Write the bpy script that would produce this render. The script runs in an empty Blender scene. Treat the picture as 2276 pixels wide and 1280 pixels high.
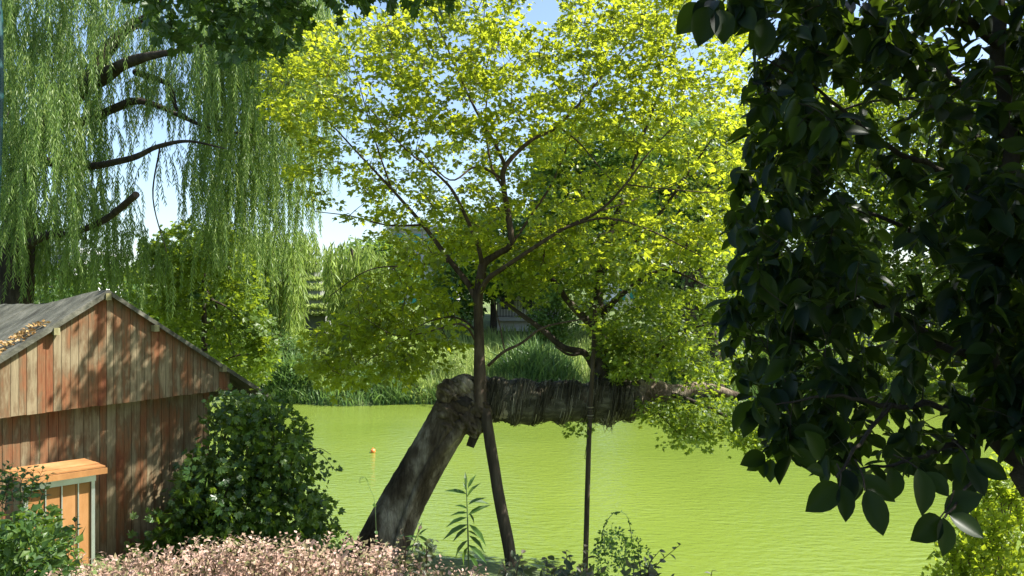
import bpy, math, random
import numpy as np
from mathutils import Vector
random.seed(7)
R = np.random.default_rng(11)
S = bpy.context.scene
COL = S.collection
rad = math.radians

# ------------------------------------------------------------------ camera, sky, sun, exposure
H = 5.0                 # eye height above the pond
F = 1752.0              # focal length in photo pixels (2276 wide)
CX, HY = 1138.0, 680.0  # photo centre column, horizon row
cam = bpy.data.cameras.new("camera"); co = bpy.data.objects.new("camera", cam); COL.objects.link(co)
co.location = (0, 0, H); co.rotation_euler = (rad(90), 0, 0)
cam.sensor_width = 36; cam.lens = 36 * F / 2276; cam.shift_y = (HY - 640) / 2276
cam.clip_start = 0.05; cam.clip_end = 2000
S.camera = co
SUN = np.array([0.62, 0.00, 0.78]); SUN /= np.linalg.norm(SUN)
w = bpy.data.worlds.new("World"); S.world = w; w.use_nodes = True
nt = w.node_tree; bg = nt.nodes['Background']
sk = nt.nodes.new('ShaderNodeTexSky'); sk.sky_type = 'NISHITA'; sk.sun_disc = False
sk.sun_elevation = math.asin(SUN[2]); sk.sun_rotation = math.atan2(SUN[0], SUN[1])
sk.air_density = 1.0; sk.dust_density = 1.4; sk.ozone_density = 1.5
nt.links.new(sk.outputs[0], bg.inputs[0]); bg.inputs[1].default_value = 0.10
sl = bpy.data.lights.new("sun", 'SUN'); sl.energy = 5.0; sl.angle = rad(0.5); sl.color = (1, .955, .87)
so = bpy.data.objects.new("sun", sl); COL.objects.link(so)
so.rotation_euler = Vector(SUN).to_track_quat('Z', 'Y').to_euler()
S.view_settings.view_transform = 'Standard'; S.view_settings.look = 'None'
S.view_settings.exposure = 1.5; S.view_settings.gamma = 1
S.cycles.max_bounces = 6; S.cycles.transmission_bounces = 4; S.cycles.diffuse_bounces = 2
S.cycles.glossy_bounces = 3

# ------------------------------------------------------------------ helpers
def P(px, py, Y):
    """point seen at photo pixel (px,py), Y metres in front of the camera"""
    return np.array([(px - CX) / F * Y, Y, H + (HY - py) / F * Y])

def nrm(a):
    a = np.asarray(a, float)
    return a / np.maximum(np.linalg.norm(a, axis=-1, keepdims=True), 1e-9)

class MB:
    def __init__(s): s.v = []; s.f = []; s.n = 0; s.var = []
    def add(s, v, f, var=None):
        v = np.asarray(v, float).reshape(-1, 3); f = np.asarray(f, int)
        s.v.append(v); s.f.append(f + s.n); s.n += len(v)
        if var is None: var = np.full(len(f), random.random())
        s.var.append(np.broadcast_to(np.asarray(var, float), (len(f),)))
    def build(s, name, mat, parent=None, smooth=False):
        me = bpy.data.meshes.new(name)
        V = np.concatenate(s.v)
        me.vertices.add(len(V)); me.vertices.foreach_set('co', V.astype(np.float32).ravel())
        tot = np.concatenate([np.full(len(f), f.shape[1]) for f in s.f])
        idx = np.concatenate([f.ravel() for f in s.f])
        me.loops.add(len(idx)); me.loops.foreach_set('vertex_index', idx.astype(np.int32))
        me.polygons.add(len(tot))
        me.polygons.foreach_set('loop_start', np.concatenate([[0], np.cumsum(tot)[:-1]]).astype(np.int32))
        a = me.attributes.new('var', 'FLOAT', 'FACE')
        a.data.foreach_set('value', np.concatenate(s.var).astype(np.float32))
        me.update(calc_edges=True)
        me.polygons.foreach_set('use_smooth', np.full(len(tot), smooth))
        me.materials.append(mat)
        o = bpy.data.objects.new(name, me); COL.objects.link(o)
        if parent is not None:
            o.parent = parent
            o.matrix_parent_inverse = parent.matrix_world.inverted()
        return o

def tag(o, label=None, cat=None, group=None, kind=None):
    if label: o['label'] = label
    if cat: o['category'] = cat
    if group: o['group'] = group
    if kind: o['kind'] = kind
    return o

def thing(name, label, cat, loc=(0, 0, 0), group=None):
    o = bpy.data.objects.new(name, None); COL.objects.link(o)
    o.location = tuple(float(c) for c in loc); o.empty_display_size = .2
    bpy.context.view_layer.update()
    return tag(o, label, cat, group)

def spline(pts, k=6):
    """Catmull-Rom through rows of any width"""
    p = np.asarray(pts, float)
    if len(p) < 3: 
        t = np.linspace(0, 1, k * (len(p) - 1) + 1)[:, None]
        return p[0] * (1 - t) + p[-1] * t
    q = np.vstack([2 * p[0] - p[1], p, 2 * p[-1] - p[-2]]); out = []
    for i in range(1, len(q) - 2):
        for t in np.linspace(0, 1, k, endpoint=False):
            a, b, c, d = q[i - 1], q[i], q[i + 1], q[i + 2]
            out.append(.5 * ((2 * b) + (c - a) * t + (2 * a - 5 * b + 4 * c - d) * t * t + (-a + 3 * b - 3 * c + d) * t ** 3))
    out.append(p[-1]); return np.array(out)

def tube(mb, pts, rr, sides=8, rough=0.0, cap=True, var=None, seed=0):
    pts = np.asarray(pts, float); n = len(pts); rr = np.broadcast_to(np.asarray(rr, float), (n,))
    T = nrm(np.gradient(pts, axis=0))
    ref = np.array([0.31, 0.9, 0.2]) if abs(T[0][1]) < .8 else np.array([1., 0, 0.1])
    A = nrm(np.cross(T, ref)); B = np.cross(T, A)
    th = np.linspace(0, 2 * math.pi, sides, endpoint=False)
    rs = np.random.default_rng(seed)
    rad_ = np.repeat(rr[:, None], sides, 1)
    if rough:
        ph = rs.random(6) * 6.28
        L = np.cumsum(np.r_[0, np.linalg.norm(np.diff(pts, axis=0), axis=1)])[:, None] / max(rr.max(), .01)
        m = (np.sin(2 * th + .5 * L + ph[0]) * .45 + np.sin(3 * th - .8 * L + ph[1]) * .35 + np.sin(5 * th + 1.1 * L + ph[2]) * .25
             + np.sin(9 * th + .4 * L + ph[3]) * .22 + np.sin(.9 * L + ph[4]) * .3)
        rad_ = rad_ * (1 + rough * (m + rs.normal(0, .18, m.shape)))
    V = pts[:, None] + rad_[..., None] * (np.cos(th)[None, :, None] * A[:, None] + np.sin(th)[None, :, None] * B[:, None])
    i = np.arange(n - 1)[:, None]; j = np.arange(sides)[None]
    j2 = (j + 1) % sides
    f = np.stack([i * sides + j, i * sides + j2, (i + 1) * sides + j2, (i + 1) * sides + j], -1).reshape(-1, 4)
    V = V.reshape(-1, 3)
    mb.add(V, f, var)
    if cap:
        b = mb.n - len(V)
        for base, c in ((0, pts[0]), ((n - 1) * sides, pts[-1])):
            k = np.arange(sides)
            mb.add(np.vstack([V[base:base + sides], c]), np.stack([k, (k + 1) % sides, np.full(sides, sides)], 1), var)

def box(mb, o, u, v, w_, var=None):
    """box from corner o with edge vectors u,v,w_"""
    o, u, v, w_ = [np.asarray(a, float) for a in (o, u, v, w_)]
    V = [o, o + u, o + u + v, o + v, o + w_, o + u + w_, o + u + v + w_, o + v + w_]
    mb.add(V, [[0, 3, 2, 1], [4, 5, 6, 7], [0, 1, 5, 4], [1, 2, 6, 5], [2, 3, 7, 6], [3, 0, 4, 7]], var)

# leaf templates: x across, y along, z out of the face
def T_(v, f): return np.array(v, float), np.array(f, int)
LEAF = T_([(0, 0, 0), (-.32, .42, .09), (0, 1, -.06), (.32, .42, .09), (0, .5, 0)], [(0, 4, 1), (1, 4, 2), (0, 3, 4), (4, 3, 2)])
MAPLE = T_([(0, 0, 0), (-.34, .12, .05), (-.56, .66, .04), (-.2, .55, .05), (0, 1.05, -.07), (.2, .55, .05), (.56, .66, .04), (.34, .12, .05)],
           [(0, 3, 1), (1, 3, 2), (0, 4, 3), (0, 5, 4), (0, 7, 5), (7, 6, 5)])
LOBED = T_([(0, .05, 0), (-.28, -.08, .03), (-.55, .28, .06), (-.36, .42, .0), (-.4, .78, .03), (-.12, .66, .05), (0, 1.05, -.08),
            (.12, .66, .05), (.4, .78, .03), (.36, .42, 0), (.55, .28, .06), (.28, -.08, .03)],
           [(0, 2, 1), (0, 3, 2), (0, 5, 3), (3, 5, 4), (0, 6, 5), (0, 7, 6), (0, 9, 7), (9, 8, 7), (0, 10, 9), (0, 11, 10)])
NARROW = T_([(0, 0, 0), (-.085, .4, .02), (0, 1, -.12), (.085, .4, .02)], [(0, 3, 2, 1)])
LANCE = T_([(0, 0, 0), (-.10, .25, .03), (.10, .25, .03), (-.105, .55, .0), (.105, .55, .0), (0, 1, -.22), (0, .25, -.02), (0, .55, -.05)],
           [(0, 6, 1), (0, 2, 6), (1, 6, 7), (1, 7, 3), (6, 2, 4), (6, 4, 7), (3, 7, 5), (7, 4, 5)])
def _broad():
    ys = [0, .1, .25, .42, .6, .76, .89, 1.0]; ws = [0.0, .13, .235, .275, .26, .2, .1, 0]
    v = []; f = []
    for y, w_ in zip(ys, ws):
        sag = -.16 * y * y
        v += [(-w_, y, sag + w_ * .35), (-w_ * .5, y - .015, sag + w_ * .12), (0, y - .03, sag), (w_ * .5, y - .015, sag + w_ * .12), (w_, y, sag + w_ * .35)]
    for i in range(len(ys) - 1):
        for j in range(4):
            f.append((i * 5 + j, i * 5 + j + 1, i * 5 + j + 6, i * 5 + j + 5))
    return T_(v, f)
BROAD = _broad()

def put(mb, tpl, pos, ax, nr, size, var=None, bend=None):
    tv, tf = tpl; N = len(pos)
    if N == 0: return
    ax = nrm(ax); x = nrm(np.cross(ax, nr)); n = np.cross(x, ax)
    size = np.broadcast_to(np.asarray(size, float), (N,))
    tvv = np.broadcast_to(tv, (N,) + tv.shape).copy()
    if bend is not None:
        tvv[:, :, 2] += bend[:, None] * tvv[:, :, 1] ** 2
    V = pos[:, None] + size[:, None, None] * (tvv[:, :, :1] * x[:, None] + tvv[:, :, 1:2] * ax[:, None] + tvv[:, :, 2:] * n[:, None])
    f = (tf[None] + (np.arange(N) * len(tv))[:, None, None]).reshape(-1, tf.shape[1])
    if var is None: var = R.random(N)
    mb.add(V, f, np.repeat(var, len(tf)))

def inpoly(x, y, poly):
    ins = np.zeros(len(x), bool); n = len(poly); j = n - 1
    for i in range(n):
        xi, yi = poly[i]; xj, yj = poly[j]
        c = ((yi > y) != (yj > y)) & (x < (xj - xi) * (y - yi) / ((yj - yi) or 1e-9) + xi)
        ins ^= c; j = i
    return ins

def scatter(poly, n, Y0, Y1, holes=(), bias=None):
    """n points inside a silhouette, spread through its depth Y0..Y1"""
    poly = np.array(poly, float); lo = poly.min(0); hi = poly.max(0); out = np.zeros((0, 2))
    while len(out) < n:
        q = R.random((n * 2, 2)) * (hi - lo) + lo
        k = inpoly(q[:, 0], q[:, 1], poly)
        for hx, hy, hr in holes:
            d = np.hypot(q[:, 0] - hx, q[:, 1] - hy)
            k &= ~((d < hr) & (R.random(len(q)) < .93))
        out = np.vstack([out, q[k]])
    out = out[:n]; Y = R.uniform(Y0, Y1, n)
    return np.stack([(out[:, 0] - CX) / F * Y, Y, H + (HY - out[:, 1]) / F * Y], 1)

def rand_dir(n, up=0.0, flat=1.0):
    d = R.normal(size=(n, 3)); d[:, 2] = d[:, 2] * flat + up
    return nrm(d)

def sprays(mb, C, per, rad_, thick, tpl, size, droop=.25, njit=.45, tone=.35, tilt=.3, upn=1.0):
    """leaf sprays: every centre carries a tilted disc of leaves"""
    n = len(C); per_ = np.maximum(1, (per * R.uniform(.5, 1.5, n)).astype(int))
    idx = np.repeat(np.arange(n), per_); N = len(idx)
    up = nrm(np.c_[R.normal(0, tilt, (n, 2)), np.full(n, upn)])[idx]
    a = R.random(N) * 6.283; r = np.sqrt(R.random(N)) * rad_ * R.uniform(.7, 1.3, n)[idx]
    t1 = nrm(np.cross(up, np.array([1, .2, 0.1]))); t2 = np.cross(up, t1)
    o = t1 * np.cos(a)[:, None] + t2 * np.sin(a)[:, None]
    pos = C[idx] + o * r[:, None] + up * R.normal(0, thick, N)[:, None]
    pos[:, 2] -= droop * r * .5
    ax = o + R.normal(0, .6, (N, 3)); ax[:, 2] -= droop
    nr = up + R.normal(0, njit, (N, 3))
    base = R.random(n)[idx]
    var = np.clip(base * tone + R.random(N) * (1 - tone), 0, 1)
    put(mb, tpl, pos, ax, nr, size * R.uniform(.65, 1.25, N), var)

def twigs(mb, C, nodes, r=.008, sides=3, far=3.0, sag=.12):
    """grow twigs outwards: each new twig may carry the next ones"""
    nd = np.zeros((len(nodes) + 4 * len(C), 3)); k0 = len(nodes); nd[:k0] = nodes
    dist = np.array([np.linalg.norm(nd[:k0] - c, axis=1).min() for c in C])
    for c in C[np.argsort(dist)]:
        d = np.linalg.norm(nd[:k0] - c, axis=1); k = int(np.argmin(d))
        if d[k] > far or d[k] < .02: continue
        a = nd[k]; m = (a + c) / 2 + R.normal(0, .07, 3) * d[k]; m[2] += sag * d[k]
        t = np.linspace(0, 1, 5)[:, None]; pts = a * (1 - t) ** 2 + 2 * m * t * (1 - t) + c * t * t
        tube(mb, pts, np.linspace(r * (1 + 1.5 * d[k]), r * .5, 5), sides, cap=False)
        nd[k0:k0 + 3] = pts[2:]; k0 += 3

def limb(mb, rows, sides=8, rough=.06, k=6, seed=1, wob=.0):
    """rows of (px, py, depth, radius); returns the centre line"""
    p = np.array([list(P(a, b, c)) + [r] for a, b, c, r in rows])
    q = spline(p, k)
    if wob: q[1:-1, :3] += R.normal(0, wob, (len(q) - 2, 3)) * q[1:-1, 3:4]
    tube(mb, q[:, :3], np.maximum(q[:, 3], .002), sides, rough, seed=seed)
    return q[:, :3]

# ------------------------------------------------------------------ materials
def newmat(name):
    m = bpy.data.materials.new(name); m.use_nodes = True
    nt = m.node_tree; return m, nt, nt.nodes, nt.links, nt.nodes['Principled BSDF']
def ramp(N, stops):
    r = N.new('ShaderNodeValToRGB'); e = r.color_ramp.elements
    while len(e) < len(stops): e.new(.5)
    for i, (p, c) in enumerate(stops): e[i].position = p; e[i].color = (*c, 1)
    return r
def noise(N, L, scale, detail=4, rough=.55, coord=None, vec=(1, 1, 1), kind='Object', rot=(0, 0, 0)):
    tc = N.new('ShaderNodeTexCoord'); mp = N.new('ShaderNodeMapping'); mp.inputs['Scale'].default_value = vec
    mp.inputs['Rotation'].default_value = rot
    L.new(tc.outputs[kind], mp.inputs[0]); n = N.new('ShaderNodeTexNoise')
    n.inputs['Scale'].default_value = scale; n.inputs['Detail'].default_value = detail; n.inputs['Roughness'].default_value = rough
    L.new(mp.outputs[0], n.inputs['Vector']); return n
def leafmat(name, cols, tcol, tf=.45, rough=.45, spec=.4, tmul=None):
    m, nt, N, L, B = newmat(name)
    a = N.new('ShaderNodeAttribute'); a.attribute_name = 'var'
    r = ramp(N, [(i / (len(cols) - 1), c) for i, c in enumerate(cols)]); L.new(a.outputs['Fac'], r.inputs[0])
    L.new(r.outputs[0], B.inputs['Base Color']); B.inputs['Roughness'].default_value = rough
    B.inputs['Specular IOR Level'].default_value = spec
    t = N.new('ShaderNodeBsdfTranslucent')
    r2 = ramp(N, [(0, tuple(.42 * c for c in tcol)), (.5, tuple(.85 * c for c in tcol)), (1, tuple(min(1, 1.2 * c) for c in tcol))]); L.new(a.outputs['Fac'], r2.inputs[0])
    L.new(r2.outputs[0], t.inputs[0])
    x = N.new('ShaderNodeMixShader'); x.inputs[0].default_value = tf
    L.new(B.outputs[0], x.inputs[1]); L.new(t.outputs[0], x.inputs[2]); L.new(x.outputs[0], N['Material Output'].inputs[0])
    return m
def barkmat(name, c1, c2, c3, scale=8, bump=.5, vec=(1, 1, .25)):
    m, nt, N, L, B = newmat(name)
    n = noise(N, L, scale, 8, .65, vec=vec); r = ramp(N, [(.3, c1), (.52, c2), (.72, c3)]); L.new(n.outputs[0], r.inputs[0])
    L.new(r.outputs[0], B.inputs['Base Color']); B.inputs['Roughness'].default_value = .9
    B.inputs['Specular IOR Level'].default_value = .2
    n2 = noise(N, L, scale * 3, 6, .7, vec=vec); b = N.new('ShaderNodeBump'); b.inputs['Strength'].default_value = bump
    b.inputs['Distance'].default_value = .04; L.new(n2.outputs[0], b.inputs['Height']); L.new(b.outputs[0], B.inputs['Normal'])
    return m
def plainmat(name, c, rough=.6, metal=0, var=.15, scale=6):
    m, nt, N, L, B = newmat(name)
    n = noise(N, L, scale, 6); r = ramp(N, [(.3, tuple(x * (1 - var) for x in c)), (.7, tuple(min(1, x * (1 + var)) for x in c))])
    L.new(n.outputs[0], r.inputs[0]); L.new(r.outputs[0], B.inputs['Base Color'])
    B.inputs['Roughness'].default_value = rough; B.inputs['Metallic'].default_value = metal
    return m

M = {}
M['maple'] = leafmat('maple_leaf', [(.035, .07, .008), (.07, .125, .010), (.13, .19, .014)], (.58, .66, .035), .52, .36, .4)
M['willow'] = leafmat('willow_leaf', [(.05, .11, .02), (.12, .20, .04), (.28, .34, .12)], (.42, .58, .11), .42, .45, .4)
M['farwillow'] = leafmat('far_willow_leaf', [(.13, .21, .04), (.20, .28, .05), (.28, .34, .08)], (.45, .6, .1), .45)
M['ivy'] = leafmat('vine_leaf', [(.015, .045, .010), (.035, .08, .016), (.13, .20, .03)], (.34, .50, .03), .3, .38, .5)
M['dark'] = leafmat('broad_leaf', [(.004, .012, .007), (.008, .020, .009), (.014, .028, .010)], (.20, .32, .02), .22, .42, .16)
M['mid'] = leafmat('mid_leaf', [(.04, .085, .012), (.07, .12, .015), (.10, .16, .02)], (.4, .52, .03), .42)
M['top'] = leafmat('overhang_leaf', [(.02, .05, .012), (.03, .065, .012), (.045, .085, .016)], (.15, .28, .02), .3)
M['fargreen'] = leafmat('far_tree_leaf', [(.035, .085, .02), (.06, .12, .025), (.09, .16, .03)], (.3, .45, .05), .38)
M['reed'] = leafmat('reed_blade', [(.11, .19, .05), (.22, .30, .07), (.38, .42, .14)], (.45, .58, .14), .4)
M['reeddark'] = leafmat('dark_reed_blade', [(.04, .095, .03), (.08, .155, .04), (.17, .25, .075)], (.22, .37, .08), .3)
M['pink'] = leafmat('pink_leaf', [(.14, .18, .05), (.28, .25, .13), (.46, .31, .23), (.56, .37, .30), (.66, .50, .42)], (.58, .38, .28), .38, .5, .35)
M['yellowshrub'] = leafmat('yellow_shrub_leaf', [(.09, .16, .01), (.17, .25, .015), (.30, .38, .03)], (.5, .6, .03), .4)
M['greenshrub'] = leafmat('green_shrub_leaf', [(.015, .045, .012), (.035, .08, .018), (.10, .16, .03)], (.22, .36, .03), .3)
M['weed'] = leafmat('weed_leaf', [(.03, .075, .02), (.045, .10, .02), (.06, .13, .025)], (.18, .32, .04), .35)

def oldbark():
    m, nt, N, L, B = newmat('old_bark')
    rot = (0, rad(-27), 0)
    c = noise(N, L, 2.2, 5, .6, vec=(1, 1, .5), rot=rot); f = noise(N, L, 16, 8, .7, vec=(1, 1, .22), rot=rot)
    tc = N.new('ShaderNodeTexCoord'); mp = N.new('ShaderNodeMapping'); mp.inputs['Scale'].default_value = (13, 13, 3.2); mp.inputs['Rotation'].default_value = rot
    L.new(tc.outputs['Object'], mp.inputs[0]); v = N.new('ShaderNodeTexVoronoi'); v.feature = 'DISTANCE_TO_EDGE'; v.inputs['Scale'].default_value = 1
    mxv = N.new('ShaderNodeMix'); mxv.data_type = 'VECTOR'; mxv.inputs[0].default_value = .35; L.new(mp.outputs[0], mxv.inputs[4]); L.new(f.outputs['Color'], mxv.inputs[5]); L.new(mxv.outputs[1], v.inputs['Vector'])
    r = ramp(N, [(.34, (.045, .032, .021)), (.5, (.13, .10, .067)), (.66, (.42, .36, .27))]); L.new(c.outputs[0], r.inputs[0])
    r2 = ramp(N, [(.25, (.35, .32, .28)), (.6, (1, 1, 1))]); L.new(f.outputs[0], r2.inputs[0])
    r3 = ramp(N, [(0, (.3, .27, .22)), (.12, (1, 1, 1))]); L.new(v.outputs[0], r3.inputs[0])
    a = N.new('ShaderNodeMix'); a.data_type = 'RGBA'; a.blend_type = 'MULTIPLY'; a.inputs[0].default_value = .85; L.new(r.outputs[0], a.inputs[6]); L.new(r2.outputs[0], a.inputs[7])
    b = N.new('ShaderNodeMix'); b.data_type = 'RGBA'; b.blend_type = 'MULTIPLY'; b.inputs[0].default_value = .25; L.new(a.outputs[2], b.inputs[6]); L.new(r3.outputs[0], b.inputs[7])
    L.new(b.outputs[2], B.inputs['Base Color']); B.inputs['Roughness'].default_value = .92; B.inputs['Specular IOR Level'].default_value = .15
    h = N.new('ShaderNodeMath'); h.operation = 'MULTIPLY_ADD'; h.inputs[1].default_value = .2; L.new(r3.outputs[0], h.inputs[0]); L.new(f.outputs[0], h.inputs[2])
    u = N.new('ShaderNodeBump'); u.inputs['Strength'].default_value = 1; u.inputs['Distance'].default_value = .05; L.new(h.outputs[0], u.inputs['Height']); L.new(u.outputs[0], B.inputs['Normal']); return m
M['bark'] = oldbark()
M['barkdark'] = barkmat('dark_bark', (.02, .015, .012), (.05, .04, .03), (.09, .075, .055), 7, .8)
M['barkbrown'] = barkmat('shoot_bark', (.035, .024, .017), (.075, .053, .037), (.14, .105, .075), 9, .35)
M['post'] = barkmat('post_wood', (.03, .022, .015), (.065, .05, .035), (.11, .09, .065), 10, .6, (1, 1, .12))
M['straw'] = leafmat('straw_strands', [(.03, .026, .016), (.13, .115, .075), (.42, .38, .28)], (.1, .09, .06), .1, .8, .2)
M['strawbase'] = barkmat('straw_matting', (.03, .028, .018), (.09, .082, .055), (.19, .175, .125), 12, 1.0, (.3, 1, 1))
M['shrubstem'] = barkmat('shrub_stem', (.06, .04, .025), (.11, .07, .045), (.16, .11, .07), 20, .2)
M['greenstem'] = plainmat('green_stem', (.10, .17, .05), .6)

def boards_mat():
    m, nt, N, L, B = newmat('weathered_boards')
    a = N.new('ShaderNodeAttribute'); a.attribute_name = 'var'
    g = noise(N, L, 6.5, 9, .7, vec=(1, 1, .22)); g2 = noise(N, L, 60, 6, .7, vec=(1, 1, .04)); g3 = noise(N, L, 1.1, 3, .5)
    add = N.new('ShaderNodeMath'); add.operation = 'MULTIPLY_ADD'; add.inputs[1].default_value = .26; L.new(a.outputs['Fac'], add.inputs[0])
    L.new(g.outputs[0], add.inputs[2])
    a3 = N.new('ShaderNodeMath'); a3.operation = 'MULTIPLY_ADD'; a3.inputs[1].default_value = .55; L.new(g3.outputs[0], a3.inputs[0]); L.new(add.outputs[0], a3.inputs[2])
    r = ramp(N, [(.50, (.11, .035, .017)), (.64, (.20, .072, .030)), (.75, (.22, .105, .048)), (.84, (.16, .105, .055)), (.95, (.26, .21, .125))])
    mm = N.new('ShaderNodeMath'); mm.operation = 'MULTIPLY'; mm.inputs[1].default_value = .92; L.new(a3.outputs[0], mm.inputs[0])
    L.new(mm.outputs[0], r.inputs[0])
    mx = N.new('ShaderNodeMix'); mx.data_type = 'RGBA'; mx.blend_type = 'MULTIPLY'; mx.inputs[0].default_value = .75
    r2 = ramp(N, [(.3, (.45, .42, .38)), (.6, (1, 1, 1))]); L.new(g2.outputs[0], r2.inputs[0])
    L.new(r.outputs[0], mx.inputs[6]); L.new(r2.outputs[0], mx.inputs[7]); L.new(mx.outputs[2], B.inputs['Base Color'])
    B.inputs['Roughness'].default_value = .75; B.inputs['Specular IOR Level'].default_value = .25
    b = N.new('ShaderNodeBump'); b.inputs['Strength'].default_value = .4; b.inputs['Distance'].default_value = .01
    L.new(g2.outputs[0], b.inputs['Height']); L.new(b.outputs[0], B.inputs['Normal']); return m
M['boards'] = boards_mat()
M['roof'] = barkmat('roof_boards', (.035, .033, .024), (.10, .10, .075), (.20, .19, .15), 3, .5, (1, .5, 1))
M['purlin'] = barkmat('purlin_wood', (.12, .11, .05), (.24, .22, .11), (.36, .33, .19), 12, .3)
M['orange'] = barkmat('orange_wood', (.22, .10, .035), (.32, .155, .055), (.42, .23, .10), 2.5, .1, (1, 1, .3))
M['alu'] = plainmat('aluminium', (.52, .53, .54), .38, .85, .1)
M['steeldark'] = plainmat('dark_metal', (.05, .05, .05), .5, .5)

def water_mat():
    m, nt, N, L, B = newmat('green_water')
    n0 = noise(N, L, .07, 3); r = ramp(N, [(.35, (.115, .165, .024)), (.65, (.14, .19, .030))]); L.new(n0.outputs[0], r.inputs[0])
    L.new(r.outputs[0], B.inputs['Base Color']); B.inputs['Roughness'].default_value = .12; B.inputs['IOR'].default_value = 1.33
    n1 = noise(N, L, 1.0, 3, .55, vec=(2.0, 5.0, 1), rot=(0, 0, rad(34)))
    n2 = noise(N, L, 1.0, 2, .5, vec=(4.0, 7.5, 1), rot=(0, 0, rad(18)))
    n3 = noise(N, L, .22, 2, .5)
    s = N.new('ShaderNodeMath'); s.operation = 'ADD'; L.new(n1.outputs[0], s.inputs[0])
    h = N.new('ShaderNodeMath'); h.operation = 'MULTIPLY'; h.inputs[1].default_value = .5; L.new(n2.outputs[0], h.inputs[0]); L.new(h.outputs[0], s.inputs[1])
    q = N.new('ShaderNodeMath'); q.operation = 'MULTIPLY'; L.new(s.outputs[0], q.inputs[0]); L.new(n3.outputs[0], q.inputs[1])
    b = N.new('ShaderNodeBump'); b.inputs['Strength'].default_value = .6; b.inputs['Distance'].default_value = .12
    L.new(q.outputs[0], b.inputs['Height']); L.new(b.outputs[0], B.inputs['Normal']); return m
def ground_mat():
    m, nt, N, L, B = newmat('bank_soil')
    n = noise(N, L, .35, 8, .65); r = ramp(N, [(.3, (.05, .06, .02)), (.5, (.08, .12, .03)), (.7, (.16, .21, .05))]); L.new(n.outputs[0], r.inputs[0])
    L.new(r.outputs[0], B.inputs['Base Color']); B.inputs['Roughness'].default_value = .95
    n2 = noise(N, L, 6, 6); b = N.new('ShaderNodeBump'); b.inputs['Distance'].default_value = .1; L.new(n2.outputs[0], b.inputs['Height'])
    L.new(b.outputs[0], B.inputs['Normal']); return m

# ------------------------------------------------------------------ ground and water
def near_shore(x):
    return np.interp(x, [-30, -9, -6.5, -4.5, -3, -.5, 1, 3, 30], [24, 24, 20, 16.2, 15.4, 14.8, 13.6, 12.8, 12.8]) + .15 * np.sin(x * 2.3)
def far_shore(x):
    return 40.6 + .9 * np.sin(x * .31 + .5) + .4 * np.sin(x * .9) + np.interp(x, [-40, -13, 0, 12, 40], [-1, 0, 0, .8, 3])
def gz(x, y):
    x = np.asarray(x, float); y = np.asarray(y, float)
    ns = near_shore(x); fs = far_shore(x)
    t = y / ns
    zn = np.interp(t, [-50, .18, .34, .68, .9, 1.0, 1.12], [3.35, 3.3, 2.6, 1.05, .75, 0, -1.0])
    d = y - fs
    zf = np.interp(d, [-3, 0, .5, 4, 12, 30, 60, 120, 400], [-1.2, 0, .35, 1.3, 2.2, 4.5, 8.5, 12, 16])
    z = np.where(d > -3, zf, np.where(t < 1.12, zn, -1.2))
    return z + .06 * np.sin(x * 1.7 + y) * np.cos(y * 1.3) * (np.abs(z) > .4)
xs = np.unique(np.r_[np.linspace(-400, -34, 20), np.arange(-34, 34.1, .4), np.linspace(34, 400, 20)])
ys = np.unique(np.r_[np.linspace(-60, -4, 10), np.arange(-4, 27, .4), np.arange(27, 37, 1.5), np.arange(37, 60, .6), np.linspace(60, 500, 40)])
X, Yg = np.meshgrid(xs, ys); Z = gz(X, Yg)
g = MB(); nx = len(xs); i = np.arange(len(ys) - 1)[:, None]; j = np.arange(nx - 1)[None]
g.add(np.stack([X, Yg, Z], -1).reshape(-1, 3), np.stack([i * nx + j, i * nx + j + 1, (i + 1) * nx + j + 1, (i + 1) * nx + j], -1).reshape(-1, 4))
tag(g.build('ground', ground_mat(), smooth=True), kind='structure')
g = MB(); g.add([(-120, 8, 0), (120, 8, 0), (120, 50, 0), (-120, 50, 0)], [(0, 1, 2, 3)])
tag(g.build('water', water_mat()), kind='structure')

# ------------------------------------------------------------------ shed
fa, fb = .673, .74
U = np.array([fa, fb, 0.]); NF = np.array([fb, -fa, 0.])     # along the facade, out of it
RB = -NF                                                       # straight back along the ridge
Yc = 13.0; C0 = np.array([(465 - CX) / F * Yc, Yc, 0])
def Fp(px, py, off=0.0):
    d = np.array([(px - CX) / F, 1, (HY - py) / F]); c = C0 + NF * off
    t = (c @ NF) / (d @ NF); return np.array([0, 0, H]) + d * t
def s_of(p): return (p - C0) @ U
sh = thing('wooden_shed', 'weathered red and grey board shed with a gabled roof at the left edge', 'shed', (C0[0], C0[1], 1.0))
peak = Fp(242, 645, .30); tipR = Fp(603, 880, .30); lowL = Fp(-160, 893, .30)
sp, sr, sl_ = s_of(peak), s_of(tipR), s_of(lowL)
def roofz(s): return np.where(s > sp, peak[2] + (tipR[2] - peak[2]) * (s - sp) / (sr - sp), peak[2] + (lowL[2] - peak[2]) * (sp - s) / (sp - sl_))
def SF(s, z, off): return C0 + U * s + NF * off + np.array([0, 0, z])
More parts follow.
